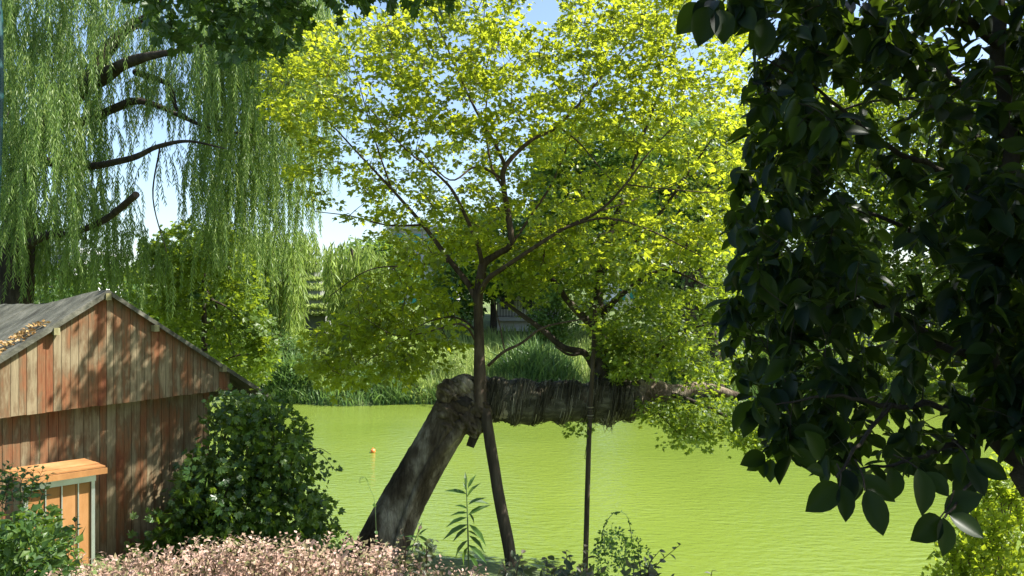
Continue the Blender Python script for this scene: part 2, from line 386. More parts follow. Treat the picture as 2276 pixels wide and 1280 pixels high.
# gable boards
gb = MB(); e0 = Fp(-60, 937, .27); e1 = Fp(512, 866, .27)
s0, s1 = s_of(e0), s_of(e1); s = s0
while s < s1 - .01:
    wd = min(random.choice([.095, .105, .12, .12, .13]), s1 - s); a, b = s + .003, s + wd - .003
    zb = [e0[2] + (e1[2] - e0[2]) * (q - s0) / (s1 - s0) + 0 for q in (a, b)]; dz = random.uniform(-.006, .006); of = .25 + random.uniform(0, .008)
    zt = [float(roofz(q)) - .035 for q in (a, b)]
    if min(zt) > max(zb):
        p = [SF(a, zb[0] + dz, of), SF(b, zb[1] + dz, of), SF(b, zt[1], of), SF(a, zt[0], of)]; 
        if a < sp < b: p = [SF(a, zb[0], of), SF(b, zb[1], of), SF(b, zt[1], of), SF(a, zt[0], of)]
        q = [v - NF * .022 for v in p]
        gb.add(p + q, [[0, 1, 2, 3], [7, 6, 5, 4], [0, 4, 5, 1], [1, 5, 6, 2], [2, 6, 7, 3], [3, 7, 4, 0]], random.random())
    s += wd
gb.build('gable_wall', M['boards'], sh)
wb = MB(); s = s_of(Fp(-60, 900)); 
while s < -.005:
    wd = min(random.choice([.10, .11, .12, .12, .13]), -s); of = random.uniform(0, .01)
    zt = max(3.45, min(float(roofz(s + wd / 2)) - .1, 3.9)); zt = min(zt, float(roofz(s + wd)) - .06)
    box(wb, SF(s + .003, .7 + random.uniform(0, .03), of), U * (wd - .006), (0, 0, zt - .7), -NF * .022, random.random()); s += wd
# the other walls
sLft = s_of(Fp(-60, 900))
for k in range(34):
    box(wb, SF(-.03, .75, 0 - .14 * k - .03), -NF * .134, (0, 0, 2.8), -U * .022, random.random())
wb.build('wall', M['boards'], sh)
db = MB(); box(db, SF(sLft, 3.3, -.05), U * (-sLft - .06), (0, 0, .05), -NF * 4.6)
db.build('ceiling', M['post'], sh)
# roof planks running down each slope
rf = MB(); D = 5.6
for side in (0, 1):
    n = 22
    for k in range(n):
        o0 = .32 - D * k / n; wdt = D / n
        sag = lambda o: -.10 * math.sin(min(1, (.32 - o) / 3.2) * math.pi * .5) ** 2 * 2
        th = random.uniform(0, .012)
        sA, sB = (sp, sr) if side else (sp, sl_)
        zA, zB = peak[2], (tipR[2] if side else lowL[2])
        p = [SF(sA, zA + sag(o0) + th, o0 - .004), SF(sB, zB + sag(o0) + th, o0 - .004), SF(sB, zB + sag(o0 - wdt) + th, o0 - wdt + .004), SF(sA, zA + sag(o0 - wdt) + th, o0 - wdt + .004)]
        q = [v - np.array([0, 0, .035]) for v in p]
        rf.add(p + q, [[0, 1, 2, 3], [7, 6, 5, 4], [0, 4, 5, 1], [1, 5, 6, 2], [2, 6, 7, 3], [3, 7, 4, 0]], random.random())
roof = rf.build('roof', M['roof'], sh)
vb = MB()
for sA, zA, sB, zB in ((sp, peak[2], sr, tipR[2]), (sl_, lowL[2], sp, peak[2])):
    box(vb, SF(sA, zA - .075, .325), U * (sB - sA) + np.array([0, 0, zB - zA]), (0, 0, .07), NF * .022)
vb.build('verge_board', M['roof'], roof)
for px, py in ((242, 658), (127, 735), (349, 728), (500, 818)):
    c = Fp(px, py, .37); m = MB()
    d = U * .075; box(m, c - d * .5 - np.array([0, 0, .06]), d, (0, 0, .1), -NF * .5); m.build('purlin', M['purlin'], roof)
# dry leaves caught on the roof edge
lm = MB(); c = np.array([SF(sp + (sl_ - sp) * random.uniform(.35, .75), 0, random.uniform(-.3, .2)) for _ in range(260)])
c[:, 2] = roofz(np.array([s_of(p) for p in c])) + .02 + R.random(len(c)) * .05
put(lm, LEAF, c, rand_dir(len(c), 0, .3), rand_dir(len(c), 1.2), .07)
M['drytan'] = leafmat('dry_leaf', [(.22, .13, .05), (.36, .22, .08), (.42, .3, .12)], (.4, .25, .08), .2)
tag(lm.build('leaf_litter', M['drytan']), 'scatter of dry tan leaves caught on the shed roof', 'leaf litter', kind='stuff')

# ------------------------------------------------------------------ little orange door box with aluminium frame
OFF = 1.15
bo = thing('door_porch', 'orange wooden door box with aluminium frame in front of the shed', 'porch', Fp(130, 1300, OFF))
b0 = Fp(58, 1085, OFF); b1 = Fp(207, 1056, OFF); sa, sb = s_of(b0), s_of(b1); zt = float((b0[2] + b1[2]) / 2); zb_ = 1.0
fr = MB()
for x in (sa - .02, sb - .02): box(fr, SF(x, zb_, OFF), U * .045, (0, 0, zt - zb_ - .06), -NF * .06)
box(fr, SF(sa - .03, zt - .06, OFF + .006), U * (sb - sa + .065), (0, 0, .085), -NF * .065)
for x in (sa + .28 * (sb - sa), sa + .52 * (sb - sa), sa + .77 * (sb - sa)): box(fr, SF(x, zb_, OFF - .012), U * .014, (0, 0, zt - zb_ - .06), -NF * .03)
fr.build('frame', M['alu'], bo)
pn = MB(); 
for k in range(4):
    x0 = sa + .03 + (sb - sa - .05) * k / 4; box(pn, SF(x0 + .004, zb_, OFF - .03), U * ((sb - sa - .05) / 4 - .008), (0, 0, zt - zb_ - .07), -NF * .02, random.random())
pn.build('door_panel', M['orange'], bo)
cp = MB(); box(cp, SF(sa - .08, zt + .04, OFF + .12), U * (sb - sa + .22), (0, 0, .075), -NF * .028)
cp.build('fascia', M['orange'], bo)
cp = MB()
for k in range(4):
    box(cp, SF(sa - .08, zt + .12 + random.uniform(0, .012), OFF + .10 - .19 * k), U * (sb - sa + .2), (0, 0, .02), -NF * .184)
cp.build('roof', M['orange'], bo)
sd = MB()
for k in range(3): box(sd, SF(sb + .01, zb_, OFF - .08 - .2 * k), U * .02, (0, 0, zt - zb_ + .03), -NF * .194)
sd.build('side_wall', M['boards'], bo)
m = MB()
for k in range(2): box(m, SF(sa - .045, zb_, OFF - .09 - .3 * k), U * .02, (0, 0, zt - zb_ + .03), -NF * .294)
m.build('side_wall', M['boards'], bo)

# ------------------------------------------------------------------ vine covered bush at the shed corner
tr = thing('climbing_vine', 'dense mound of lobed ivy leaves climbing the right corner of the shed', 'vine', (*P(560, 1200, 12.3)[:2], .8))
poly = [(478, 895), (540, 868), (600, 875), (640, 900), (668, 970), (690, 1050), (715, 1130), (740, 1190), (735, 1330), (420, 1330), (330, 1220), (360, 1150), (415, 1060), (455, 990), (478, 940)]
C = scatter(poly, 330, 11.6, 13.0); C2 = scatter([(300, 1160), (360, 1120), (460, 1010), (475, 960), (500, 1000), (520, 1330), (350, 1330), (300, 1260)], 70, 11.2, 12.2)
mb = MB(); sprays(mb, np.vstack([C, C2]), 26, .24, .10, LOBED, .105, .5, .55, tilt=.9, upn=.8)
e = np.array([P(x, y, 12.2) for x, y in [(700, 1000), (730, 1030), (745, 1040), (690, 1010), (672, 930), (722, 1060), (655, 905), (735, 1205), (760, 1200), (700, 1110), (490, 880), (515, 872), (570, 866), (625, 878)]])
sprays(mb, e, 7, .12, .05, LOBED, .08, .4, .6, tilt=.8)
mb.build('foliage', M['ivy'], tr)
st = MB()
for k in range(26):
    a = P(random.uniform(450, 640), 1240, 12.4); b = C[random.randrange(len(C))]; m_ = (a + b) / 2 + R.normal(0, .15, 3)
    tube(st, spline([a, m_, b], 5), np.linspace(.018, .005, 11), 4, cap=False)
for (x, y), (x2, y2) in (((690, 1000), (735, 1010)), ((680, 985), (745, 1045)), ((700, 1110), (760, 1190)), ((465, 880), (462, 1050)), ((450, 1000), (410, 1060))):
    tube(st, spline([P(x, y, 12.2), P((x + x2) / 2, (y + y2) / 2 - 8, 12.2), P(x2, y2, 12.2)], 4), .005, 3, cap=False)
tube(st, spline([P(455, 1290, 12.6), P(500, 1180, 12.7), P(480, 1040, 12.8), P(520, 920, 12.6)], 6), np.linspace(.05, .02, 19), 6, .05)
st.build('stem', M['barkdark'], tr)

# ------------------------------------------------------------------ the bent old tree
YT = 13.6
ot = thing('bent_tree', 'old leaning tree bent level over the pond with shoots growing from its trunk', 'tree', P(842, 1260, YT))
tk = MB()
rows = [(822, 1300, YT - .3, .50), (850, 1220, YT - .15, .43), (888, 1130, YT, .385), (930, 1050, YT, .37), (968, 985, YT, .365), (1005, 925, YT, .375), (1030, 890, YT + .02, .42), (1046, 872, YT + .03, .36), (1062, 866, YT + .05, .2)]
p = spline(np.array([list(P(a, b, c)) + [r] for a, b, c, r in rows]), 9)
tube(tk, p[:, :3], p[:, 3], 40, .055, seed=3)
# burr lumps and swollen healing lips around the broken hollow
def lump(mb, c, r, sq=(1, 1, 1), seed=0, n=20, amp=.16, var=None):
    rs = np.random.default_rng(seed); u = np.linspace(0, math.pi, n); v = np.linspace(0, 2 * math.pi, 2 * n, endpoint=False)
    A, B_ = np.meshgrid(u, v, indexing='ij'); d = np.stack([np.sin(A) * np.cos(B_), np.sin(A) * np.sin(B_), np.cos(A)], -1)
    ph = rs.random((6, 3)) * 6; k = rs.uniform(2, 7, (6, 3)); m_ = sum(np.sin((d * k[i]).sum(-1) * 1.6 + ph[i, 0]) for i in range(6)) / 6
    V = c + d * (1 + amp * 2 * m_[..., None] + rs.normal(0, amp * .12, m_.shape)[..., None]) * r * np.array(sq)
    V[0] = V[0].mean(0); V[-1] = V[-1].mean(0); w2 = 2 * n
    i = np.arange(n - 1)[:, None]; j = np.arange(w2)[None]
    mb.add(V.reshape(-1, 3), np.stack([i * w2 + j, (i + 1) * w2 + j, (i + 1) * w2 + (j + 1) % w2, i * w2 + (j + 1) % w2], -1).reshape(-1, 4), var)
for x, y, r, sd_ in ((998, 872, .2, 31), (1068, 905, .2, 32), (1052, 950, .15, 33), (1000, 945, .16, 34), (1030, 858, .17, 35), (1012, 880, .26, 1), (1050, 912, .27, 2), (1000, 915, .2, 3), (1062, 880, .25, 4), (1035, 935, .2, 5), (1018, 945, .13, 6), (985, 905, .12, 8), (1064, 940, .16, 9)):
    lump(tk, P(x, y, YT - .1 - .16 * (r < .25)), r, seed=sd_, amp=.2, n=26)
for k in range(26):   # torn fibres
    a = P(random.uniform(990, 1070), random.uniform(870, 940), YT - .32); tube(tk, spline([a, a + R.normal(0, .06, 3), a + R.normal(0, .12, 3)], 3), np.linspace(.022, .006, 7), 5)
tube(tk, spline([P(1003, 935, YT - .30), P(990, 960, YT - .38), P(975, 990, YT - .36), P(970, 1010, YT - .32)], 5), np.linspace(.06, .02, 16), 7, .1, seed=4)
tube(tk, spline([P(1040, 930, YT - .3), P(1008, 965, YT - .31), P(972, 1010, YT - .33), P(938, 1065, YT - .33), P(908, 1130, YT - .36), P(880, 1210, YT - .5)], 7), np.array([.10, .11, .115, .12, .12, .12, .12, .115, .11, .11, .105, .1, .1, .1, .095, .09, .09, .085, .085, .08, .08, .08, .075, .07, .07, .07, .065, .06, .06, .055, .05, .05, .05, .04, .04, .03]), 9, .12, seed=9)
trunk = tk.build('trunk', M['bark'], ot, smooth=True)
# torn hollow: a solid lump coloured near black for the shade inside
hl = MB(); lump(hl, P(1030, 893, YT - .36), .15, (1.0, .5, .8), seed=12)
M['hollow'] = plainmat('hollow_shade', (.018, .013, .01), .95)
hl.build('hollow', M['hollow'], trunk, smooth=True)
fl = MB(); a = P(1062, 948, YT - .1); V = [a, P(1070, 960, YT - .1), P(1053, 996, YT - .05), P(1036, 990, YT - .05), P(1046, 960, YT - .1)]
V = np.array(V); W = V + np.array([0, .05, 0]); fl.add(np.vstack([V, W]), [[0, 1, 6, 5], [1, 2, 7, 6], [2, 3, 8, 7], [3, 4, 9, 8], [4, 0, 5, 9]]); fl.add(V, [[0, 1, 2, 3, 4]]); fl.add(W, [[4, 3, 2, 1, 0]])
fl.build('bark_flap', M['barkdark'], trunk)
# level limb
lb = MB()
rows = [(1050, 884, YT + .05, .30), (1090, 888, YT + .05, .34), (1150, 893, YT + .05, .33), (1250, 893, YT + .1, .31), (1340, 892, YT + .15, .33), (1405, 885, YT + .2, .33), (1440, 868, YT + .3, .24), (1490, 874, YT + .4, .16), (1560, 862, YT + .6, .11), (1640, 880, YT + .7, .07)]
limbp = spline(np.array([list(P(a, b, c)) + [r] for a, b, c, r in rows]), 8); tube(lb, limbp[:, :3], limbp[:, 3], 24, .06, seed=6)
lump(lb, P(1432, 866, YT + .15), .22, seed=21)
lb.build('limb', M['bark'], ot, smooth=True)
# straw wrapping round it
wr = MB(); limbp[:, 3] += .022 * np.sin(limbp[:, 0] * 9) + .015 * np.sin(limbp[:, 0] * 23 + 1); wpl = limbp[(limbp[:, 0] > P(1048, 0, YT)[0]) & (limbp[:, 0] < P(1412, 0, YT + .2)[0])]
tube(wr, wpl[:, :3], wpl[:, 3] + .03, 36, .07, seed=8)
wrap = wr.build('straw_wrap', M['strawbase'], ot, smooth=True)
ws = MB(); L_ = len(wpl)
for k in range(3400):
    t = random.random() * (L_ - 2); i0 = int(t); fr_ = t - i0
    c = wpl[i0] * (1 - fr_) + wpl[i0 + 1] * fr_
    th0 = random.uniform(0, 6.28); span = random.uniform(.4, 1.5); tt = np.linspace(0, 1, 6); th = th0 + span * tt
    band = c[0] / .42 * 6.283 - th0; r = c[3] + .022 + .028 * math.sin(band) + random.random() ** 4 * .05
    dx = random.gauss(.42 / 6.283, .025) * span * tt
    patch = .5 + .5 * math.sin(c[0] * 7 + 2 * math.sin(th0 * 2)) * math.sin(th0 * 3 + c[0] * 2)
    pts = np.stack([c[0] + dx, c[1] - np.cos(th) * r, c[2] + np.sin(th) * r], 1)
    tube(ws, pts, .0035 + random.random() * .006, 3, cap=False, var=min(1, max(0, patch * .7 + random.gauss(0, .2))))
for k in range(60):  # ragged ends hanging at two places
    x = random.choice([random.gauss(1350, 12), random.gauss(1350, 9), random.gauss(1180, 8), random.uniform(1290, 1390)])
    a = P(x, 925, YT + random.uniform(-.2, .15)); a[2] = 5 - (random.uniform(918, 934) - HY) / F * YT; ln = random.uniform(.03, .11) + (.13 if abs(x - 1352) < 9 else 0)
    tube(ws, spline([a, a + np.array([random.gauss(0, .02), 0, -ln * .5]), a + np.array([random.gauss(0, .03), 0, -ln])], 3), np.linspace(.009, .003, 7), 3, cap=False)
# strands thrown over the bend of the trunk
for k in range(260):
    a0 = random.uniform(-.4, 1.0); r = .40 + random.random() * .05; c = P(1035 + random.uniform(-8, 16), 880, YT)
    th = np.linspace(2.6 - a0, 2.6 - a0 - random.uniform(.5, 1.3), 6); y0 = random.uniform(-.34, .3)
    rr = math.sqrt(max(.02, r * r - y0 * y0)); pts = np.stack([c[0] + np.cos(th) * rr, np.full(6, c[1] + y0), c[2] + np.sin(th) * rr * .8 - .02], 1)
    tube(ws, pts, .007, 3, cap=False)
ws.build('straw_strand', M['straw'], wrap)

# upright shoots
nodes = []
sh1 = MB(); sides = 9
def lim(mb, rows, **k):
    rows = [(a, b, c, r if r > .07 else r * 1.3) for a, b, c, r in rows]
    q = limb(mb, rows, **k); nodes.append(q); return q
lim(sh1, [(1066, 925, YT - .36, .06), (1068, 890, YT - .36, .10), (1067, 850, YT - .3, .105), (1065, 760, YT - .2, .088), (1063, 665, YT - .15, .08), (1070, 610, YT - .1, .065), (1076, 585, YT - .1, .055), (1105, 565, YT - .1, .045), (1135, 542, YT - .15, .042), (1130, 480, YT - .2, .04), (1119, 410, YT - .2, .036), (1124, 368, YT - .2, .034), (1180, 312, YT - .1, .025), (1240, 280, YT, .02), (1330, 180, YT + .1, .014), (1420, 60, YT + .2, .008)], sides=12, rough=.03)
B1 = [
 [(1060, 668, YT - .15, .05), (1040, 630, YT, .042), (1000, 580, YT + .2, .036), (940, 500, YT + .4, .028), (870, 420, YT + .5, .02), (800, 345, YT + .6, .014), (720, 260, YT + .5, .009), (640, 190, YT + .3, .005)],
 [(1072, 592, YT - .1, .035), (1060, 540, YT - .3, .028), (1015, 440, YT - .5, .022), (980, 395, YT - .6, .016), (900, 330, YT - .9, .01), (820, 240, YT - 1, .006)],
 [(1063, 655, YT - .15, .042), (1085, 620, YT - .4, .036), (1120, 595, YT - .7, .03), (1180, 555, YT - 1, .026), (1250, 510, YT - 1.1, .022), (1330, 470, YT - 1.2, .018), (1390, 410, YT - 1.2, .014), (1450, 330, YT - 1.1, .01), (1540, 240, YT - 1, .006)],
 [(1124, 370, YT - .2, .028), (1100, 320, YT - .4, .022), (1050, 230, YT - .6, .016), (1000, 120, YT - .7, .01), (950, 0, YT - .7, .005)],
 [(1122, 400, YT - .2, .02), (1060, 370, YT - .5, .015), (1000, 400, YT - .8, .01), (930, 330, YT - 1, .006)],
 [(1086, 812, YT - .3, .022), (1120, 782, YT - .6, .02), (1160, 762, YT - .7, .017), (1210, 727, YT - .8, .014), (1300, 708, YT - .9, .008)],
 [(1122, 782, YT - .6, .012), (1110, 720, YT - .6, .008), (1095, 660, YT - .6, .005)],
 [(1056, 755, YT - .2, .018), (1040, 730, YT - .4, .015), (1015, 720, YT - .6, .012), (960, 735, YT - .8, .01), (880, 745, YT - 1, .006), (800, 700, YT - 1, .004)],
 [(1058, 735, YT - .2, .018), (1030, 712, YT, .015), (990, 705, YT + .2, .012), (920, 730, YT + .3, .008), (820, 800, YT + .4, .005)],
 [(1240, 512, YT - 1.1, .016), (1340, 485, YT - 1.3, .014), (1440, 510, YT - 1.4, .011), (1560, 570, YT - 1.5, .006)],
 [(1240, 280, YT, .014), (1290, 320, YT - .3, .01), (1340, 380, YT - .6, .007), (1400, 440, YT - .7, .004)],
 [(1135, 545, YT - .15, .022), (1180, 480, YT + .3, .018), (1240, 380, YT + .6, .014), (1290, 220, YT + .8, .009), (1310, 60, YT + .9, .005)],
 [(1119, 420, YT - .2, .02), (1090, 360, YT + .3, .016), (1080, 240, YT + .6, .012), (1110, 80, YT + .7, .006)],
 [(940, 500, YT + .4, .018), (860, 500, YT + .2, .012), (780, 480, YT, .008), (700, 470, YT - .2, .005)],
 [(1000, 580, YT + .2, .018), (920, 590, YT - .1, .012), (820, 600, YT - .3, .008), (730, 660, YT - .4, .005)],
 [(870, 420, YT + .5, .014), (830, 300, YT + .7, .01), (780, 120, YT + .9, .005)],
 [(1390, 410, YT - 1.2, .01), (1480, 420, YT - 1.3, .008), (1600, 430, YT - 1.3, .005)],
 [(1330, 470, YT - 1.2, .01), (1420, 440, YT - .8, .008), (1560, 380, YT - .5, .005)],
]
for k, r in enumerate(B1): lim(sh1, r, sides=7, rough=.03, seed=k)

# second shoot rising from the level limb, ivy clad, with two arms reaching left
sh2 = MB()
B2 = [
 [(1335, 880, YT + .2, .15), (1338, 800, YT + .3, .12), (1334, 720, YT + .3, .09), (1330, 640, YT + .4, .07), (1345, 560, YT + .5, .05), (1380, 450, YT + .6, .035), (1430, 300, YT + .7, .022), (1500, 120, YT + .8, .01)],
 [(1318, 815, YT + .25, .05), (1298, 784, YT + .1, .048), (1252, 772, YT, .045), (1208, 735, YT, .04), (1160, 700, YT, .033), (1120, 670, YT, .02)],
 [(1328, 735, YT + .3, .06), (1300, 708, YT + .2, .055), (1266, 672, YT + .2, .05), (1228, 620, YT + .2, .04), (1205, 560, YT + .3, .025), (1200, 480, YT + .4, .012)],
 [(1300, 784, YT + .1, .025), (1265, 788, YT - .1, .02), (1235, 770, YT - .2, .012)],
 [(1334, 700, YT + .3, .05), (1400, 640, YT + .2, .035), (1480, 600, YT, .02), (1580, 640, YT - .2, .01)],
 [(1340, 600, YT + .4, .04), (1430, 520, YT + .3, .028), (1520, 400, YT + .2, .018), (1620, 250, YT, .008)],
 [(1432, 866, YT + .2, .06), (1450, 810, YT - .1, .04), (1500, 740, YT - .3, .025), (1580, 720, YT - .5, .012)],
 [(1480, 872, YT + .35, .04), (1560, 900, YT - .1, .03), (1640, 940, YT - .3, .015), (1700, 985, YT - .4, .007)],
 [(1430, 885, YT + .2, .025), (1470, 925, YT, .014), (1510, 965, YT - .1, .006)],
]
nodes1 = np.vstack(nodes); nodes = []
for k, r in enumerate(B2): lim(sh2, r, sides=8, rough=.06, seed=k + 40)
nodes2 = np.vstack(nodes)
# crown sprays
up_poly = [(590, 150), (660, 70), (760, 30), (900, 10), (960, -120), (1500, -120), (1640, 0), (1690, 120), (1700, 300), (1690, 440), (1640, 540), (1560, 570), (1480, 600), (1330, 590), (1230, 560), (1150, 590), (1060, 570), (960, 590), (850, 530), (770, 500), (700, 430), (640, 350), (640, 280), (590, 190)]
holes = [(1215, 0, 60), (730, 370, 38), (760, 430, 45), (800, 480, 40), (900, 455, 26), (720, 260, 22), (870, 370, 20), (1040, 80, 16), (990, 190, 18), (1110, 340, 14), (1010, 150, 16), (820, 170, 14), (1600, 90, 16), (660, 240, 20), (1390, 70, 12), (1060, 320, 12)]
C = scatter(up_poly, 1120, YT - 2.3, YT + 2.6, holes)
low_l = [(690, 780), (700, 720), (760, 690), (800, 620), (880, 560), (960, 560), (1010, 600), (1030, 680), (1000, 720), (1000, 770), (960, 800), (930, 830), (850, 845), (770, 850), (700, 830)]
C = np.vstack([C, scatter(low_l, 230, YT - 1.4, YT + .9, [(990, 650, 20), (760, 640, 14)]), scatter([(900, 520), (1250, 500), (1250, 590), (1140, 660), (1080, 640), (1060, 560)], 70, YT - 1, YT + 1)])
nq = nodes1[::2]; npx = np.stack([nq[:, 0] / nq[:, 1] * F + CX, HY - (nq[:, 2] - H) / nq[:, 1] * F], 1)
low = npx[:, 1] > 300
cpx = np.stack([C[:, 0] / C[:, 1] * F + CX, HY - (C[:, 2] - H) / C[:, 1] * F], 1)
dd = np.linalg.norm(cpx[:, None] - npx[low][None], axis=2); kk = dd.argmin(1)
hide = (dd.min(1) < 30) & (C[:, 1] < nq[low][kk, 1] + .1) & (R.random(len(C)) < .8)
C = C[~hide]
twigs(sh1, C, nodes1, .0045); shoot = sh1.build('shoot', M['barkbrown'], ot, smooth=True)
mb = MB(); lowc = C[:, 2] < P(0, 560, YT)[2]
sprays(mb, C[~lowc], 41, .29, .045, MAPLE, .088, .35, .42, .4, .28); sprays(mb, C[lowc], 20, .33, .03, MAPLE, .115, .5, .45, .7, .4)
mb.build('crown', M['maple'], shoot)
C = scatter([(1230, 560), (1500, 560), (1640, 560), (1660, 700), (1640, 840), (1560, 860), (1500, 830), (1430, 850), (1370, 830), (1350, 760), (1300, 690), (1240, 640)], 300, YT - 1.6, YT + 1.9, [(1405, 630, 25), (1450, 690, 14), (1535, 610, 34), (1540, 690, 34), (1585, 760, 20)])
C = np.vstack([C, scatter([(1100, 600), (1200, 600), (1240, 660), (1200, 700), (1170, 680), (1100, 690)], 16, YT - .6, YT + .6),
    scatter([(1340, 720), (1420, 760), (1420, 850), (1345, 850)], 40, YT - .4, YT + .8),
    scatter([(1400, 890), (1560, 880), (1740, 890), (1790, 1000), (1700, 1015), (1640, 980), (1600, 965), (1520, 985), (1460, 950)], 120, YT - .9, YT + .5),
    scatter([(1272, 936), (1300, 936), (1296, 956), (1275, 950)], 2, YT - .3, YT)])
twigs(sh2, C, nodes2, .0045); shoot2 = sh2.build('shoot', M['barkdark'], ot, smooth=True)
mb = MB(); sprays(mb, C, 34, .25, .05, MAPLE, .078, .4, .45, .4, .35); mb.build('crown', M['mid'], shoot2)

# props
t = MB(); q = [P(1075, 885, YT - .22), P(1080, 920, YT - .38), P(1092, 1000, YT - .46), P(1112, 1120, YT - .5), P(1130, 1210, YT - .55), P(1147, 1330, YT - .6)]
q = spline(q, 7); tube(t, q, np.linspace(.085, .105, len(q)), 14, .03, seed=5)
tag(t.build('prop_post', M['post'], smooth=True), 'thick leaning wooden prop under the bend of the old tree', 'prop', 'props holding up the level trunk')
t = MB(); q = [P(1323, 672, YT - .32), P(1318, 800, YT - .34), P(1311, 930, YT - .36), P(1306, 1080, YT - .38), P(1299, 1340, YT - .4)]
tube(t, spline(q, 7), np.linspace(.034, .047, 29), 9, .03, seed=5)
pt = t.build('prop_post', M['post'], smooth=True); tag(pt, 'thin dark pole standing against the straw wrapped trunk over the water', 'prop', 'props holding up the level trunk')
rp = MB(); tube(rp, spline([P(1312, 935, YT - .44), P(1306, 975, YT - .46), P(1300, 1018, YT - .45), P(1306, 1012, YT - .45), P(1309, 980, YT - .45)], 5), .005, 4)
for k in range(5): 
    th = np.linspace(0, 6.28, 14); c = P(1312, 905 + 6 * k, YT - .36); tube(rp, np.stack([c[0] + np.cos(th) * .052, c[1] + np.sin(th) * .052, c[2] + 0 * th], 1), .009, 4, cap=False)
rp.build('rope', M['straw'], pt)

# buoy
bu = thing('buoy', 'small orange ball buoy floating on the green pond', 'buoy', P(829, 1008, 26.9) * np.array([1, 1, 0]))
c = P(829, 1008, 26.9); c[2] = .05; bm = MB(); lump(bm, c, .085, amp=.0, seed=1); M['buoy'] = plainmat('orange_plastic', (.75, .2, .05), .35)
bm.build('float', M['buoy'], bu, smooth=True); bm = MB(); tube(bm, [c + (0, 0, .07), c + (0, 0, .11)], .02, 8); bm.build('ring', M['buoy'], bu)

# ------------------------------------------------------------------ willow
wt = thing('weeping_willow', 'large weeping willow with dark arching limbs and hanging fronds behind the shed', 'tree', (*P(25, 700, 18.5)[:2], .9))
wm = MB(); nodes = []; W = 18.5
for k, r in enumerate([
 [(20, 1100, W, .45), (28, 700, W, .42), (40, 520, W, .36), (52, 370, W, .3), (105, 265, W, .24), (190, 190, W, .2), (240, 110, W, .15), (290, 55, W, .1), (330, 30, W, .06), (400, -60, W, .03)],
 [(180, 198, W, .19), (225, 175, W - .3, .19), (270, 145, W - .5, .15), (330, 125, W - .6, .10), (420, 108, W - .7, .05), (520, 80, W - .7, .02)],
 [(105, 262, W, .16), (180, 270, W + .5, .13), (250, 243, W + .6, .11), (300, 224, W + .6, .09), (350, 235, W + .6, .075), (410, 262, W + .5, .055), (470, 285, W + .4, .035), (560, 300, W + .3, .015)],
 [(60, 350, W, .14), (180, 370, W - .5, .1), (290, 352, W - .6, .075), (350, 326, W - .6, .06), (420, 314, W - .6, .035), (500, 330, W - .5, .015)],
 [(300, 160, W - .5, .08), (370, 185, W - .8, .06), (385, 215, W - .9, .05), (400, 250, W - 1, .035), (480, 300, W - 1, .02)],
 [(245, 110, W, .08), (300, 60, W + .8, .07), (360, 58, W + 1, .05), (480, 90, W + 1.2, .03), (600, 130, W + 1.4, .012)],
 [(70, 330, W, .12), (20, 255, W + .8, .09), (-60, 150, W + 1, .06)],
 [(40, 560, W, .14), (85, 530, W - .7, .10), (130, 520, W - .9, .08), (190, 530, W - 1, .04)],
 [(160, 520, W - .5, .08), (230, 490, W - .7, .085), (280, 452, W - .8, .085), (303, 432, W - .8, .08)],
 [(355, 330, W - .6, .02), (340, 440, W - .7, .016), (370, 560, W - .7, .01)],
 [(400, 105, W - .7, .04), (460, 82, W - .9, .04), (540, 110, W - 1, .03), (640, 200, W - 1, .014)]]):
    if k in (1, 2, 3, 8): r = [(a, b, c - min(1.8, .7 * i), d * .85) for i, (a, b, c, d) in enumerate(r)]
    nodes.append(limb(wm, r, sides=10, rough=.08, seed=k + 60))
wm.build('trunk', M['barkdark'], wt, smooth=True)
wn = np.vstack(nodes)
def fronds(starts, lens, step, tpl, lsize, mb, stem, tone=.4, drift=.10, r=.0045):
    for a, L in zip(starts, lens):
        dr = np.array([random.gauss(0, drift), random.gauss(0, drift)]) * L
        k = max(4, int(L / step)); t = (np.arange(k) + R.random(k) * .5) / k; ph = random.random() * 6
        wob = .035 * L * np.sin(t * 3.1 + ph)
        arc = np.minimum(t * 4, 1) * .12
        pos = np.stack([a[0] + dr[0] * t + wob + arc * math.cos(ph), a[1] + dr[1] * t + arc * math.sin(ph), a[2] - L * t + .08 * np.minimum(1, t * 5)], 1)
        an = np.arange(k) * 2.4 + ph; ax = np.stack([np.cos(an) * .45, np.sin(an) * .45, -np.ones(k) * R.uniform(.5, 1.4, k)], 1)
        nr = np.stack([np.cos(an + 1), np.sin(an + 1), R.normal(0, .6, k)], 1) + R.normal(0, .4, (k, 3))
        base = random.random()
        put(mb, tpl, pos, ax, nr, lsize * R.uniform(.7, 1.2, k) * np.where(t > .9, .7, 1), np.clip(base * tone + R.random(k) * (1 - tone), 0, 1))
        s_ = pos[::max(1, k // 5)]
        if len(s_) > 1: tube(stem, s_, r, 3, cap=False)
poly = [(-60, -260), (760, -260), (740, 60), (715, 200), (640, 330), (600, 420), (420, 430), (330, 380), (240, 480), (60, 520), (-60, 520)]
hs = [(300, 245, 42), (330, 270, 36), (400, 440, 30), (235, 130, 16), (150, 300, 10), (465, 235, 16), (50, 215, 14)]
A = scatter(poly, 470, W - 2.2, W + 2.2, hs)
A = np.vstack([A, scatter([(-60, -260), (250, -260), (190, 100), (120, 330), (-60, 420)], 75, W - 3.2, W - 1)])
A = np.vstack([A, scatter([(60, 120), (190, 200), (190, 330), (60, 330)], 16, W - 4.0, W - 2.4), scatter([(440, -60), (720, -60), (720, 60), (520, 110), (440, 60)], 40, W - 3.2, W - 1.5)])
A = np.repeat(A, 4, 0) + R.normal(0, .13, (4 * len(A), 3))
Ls = R.uniform(.9, 2.6, len(A))
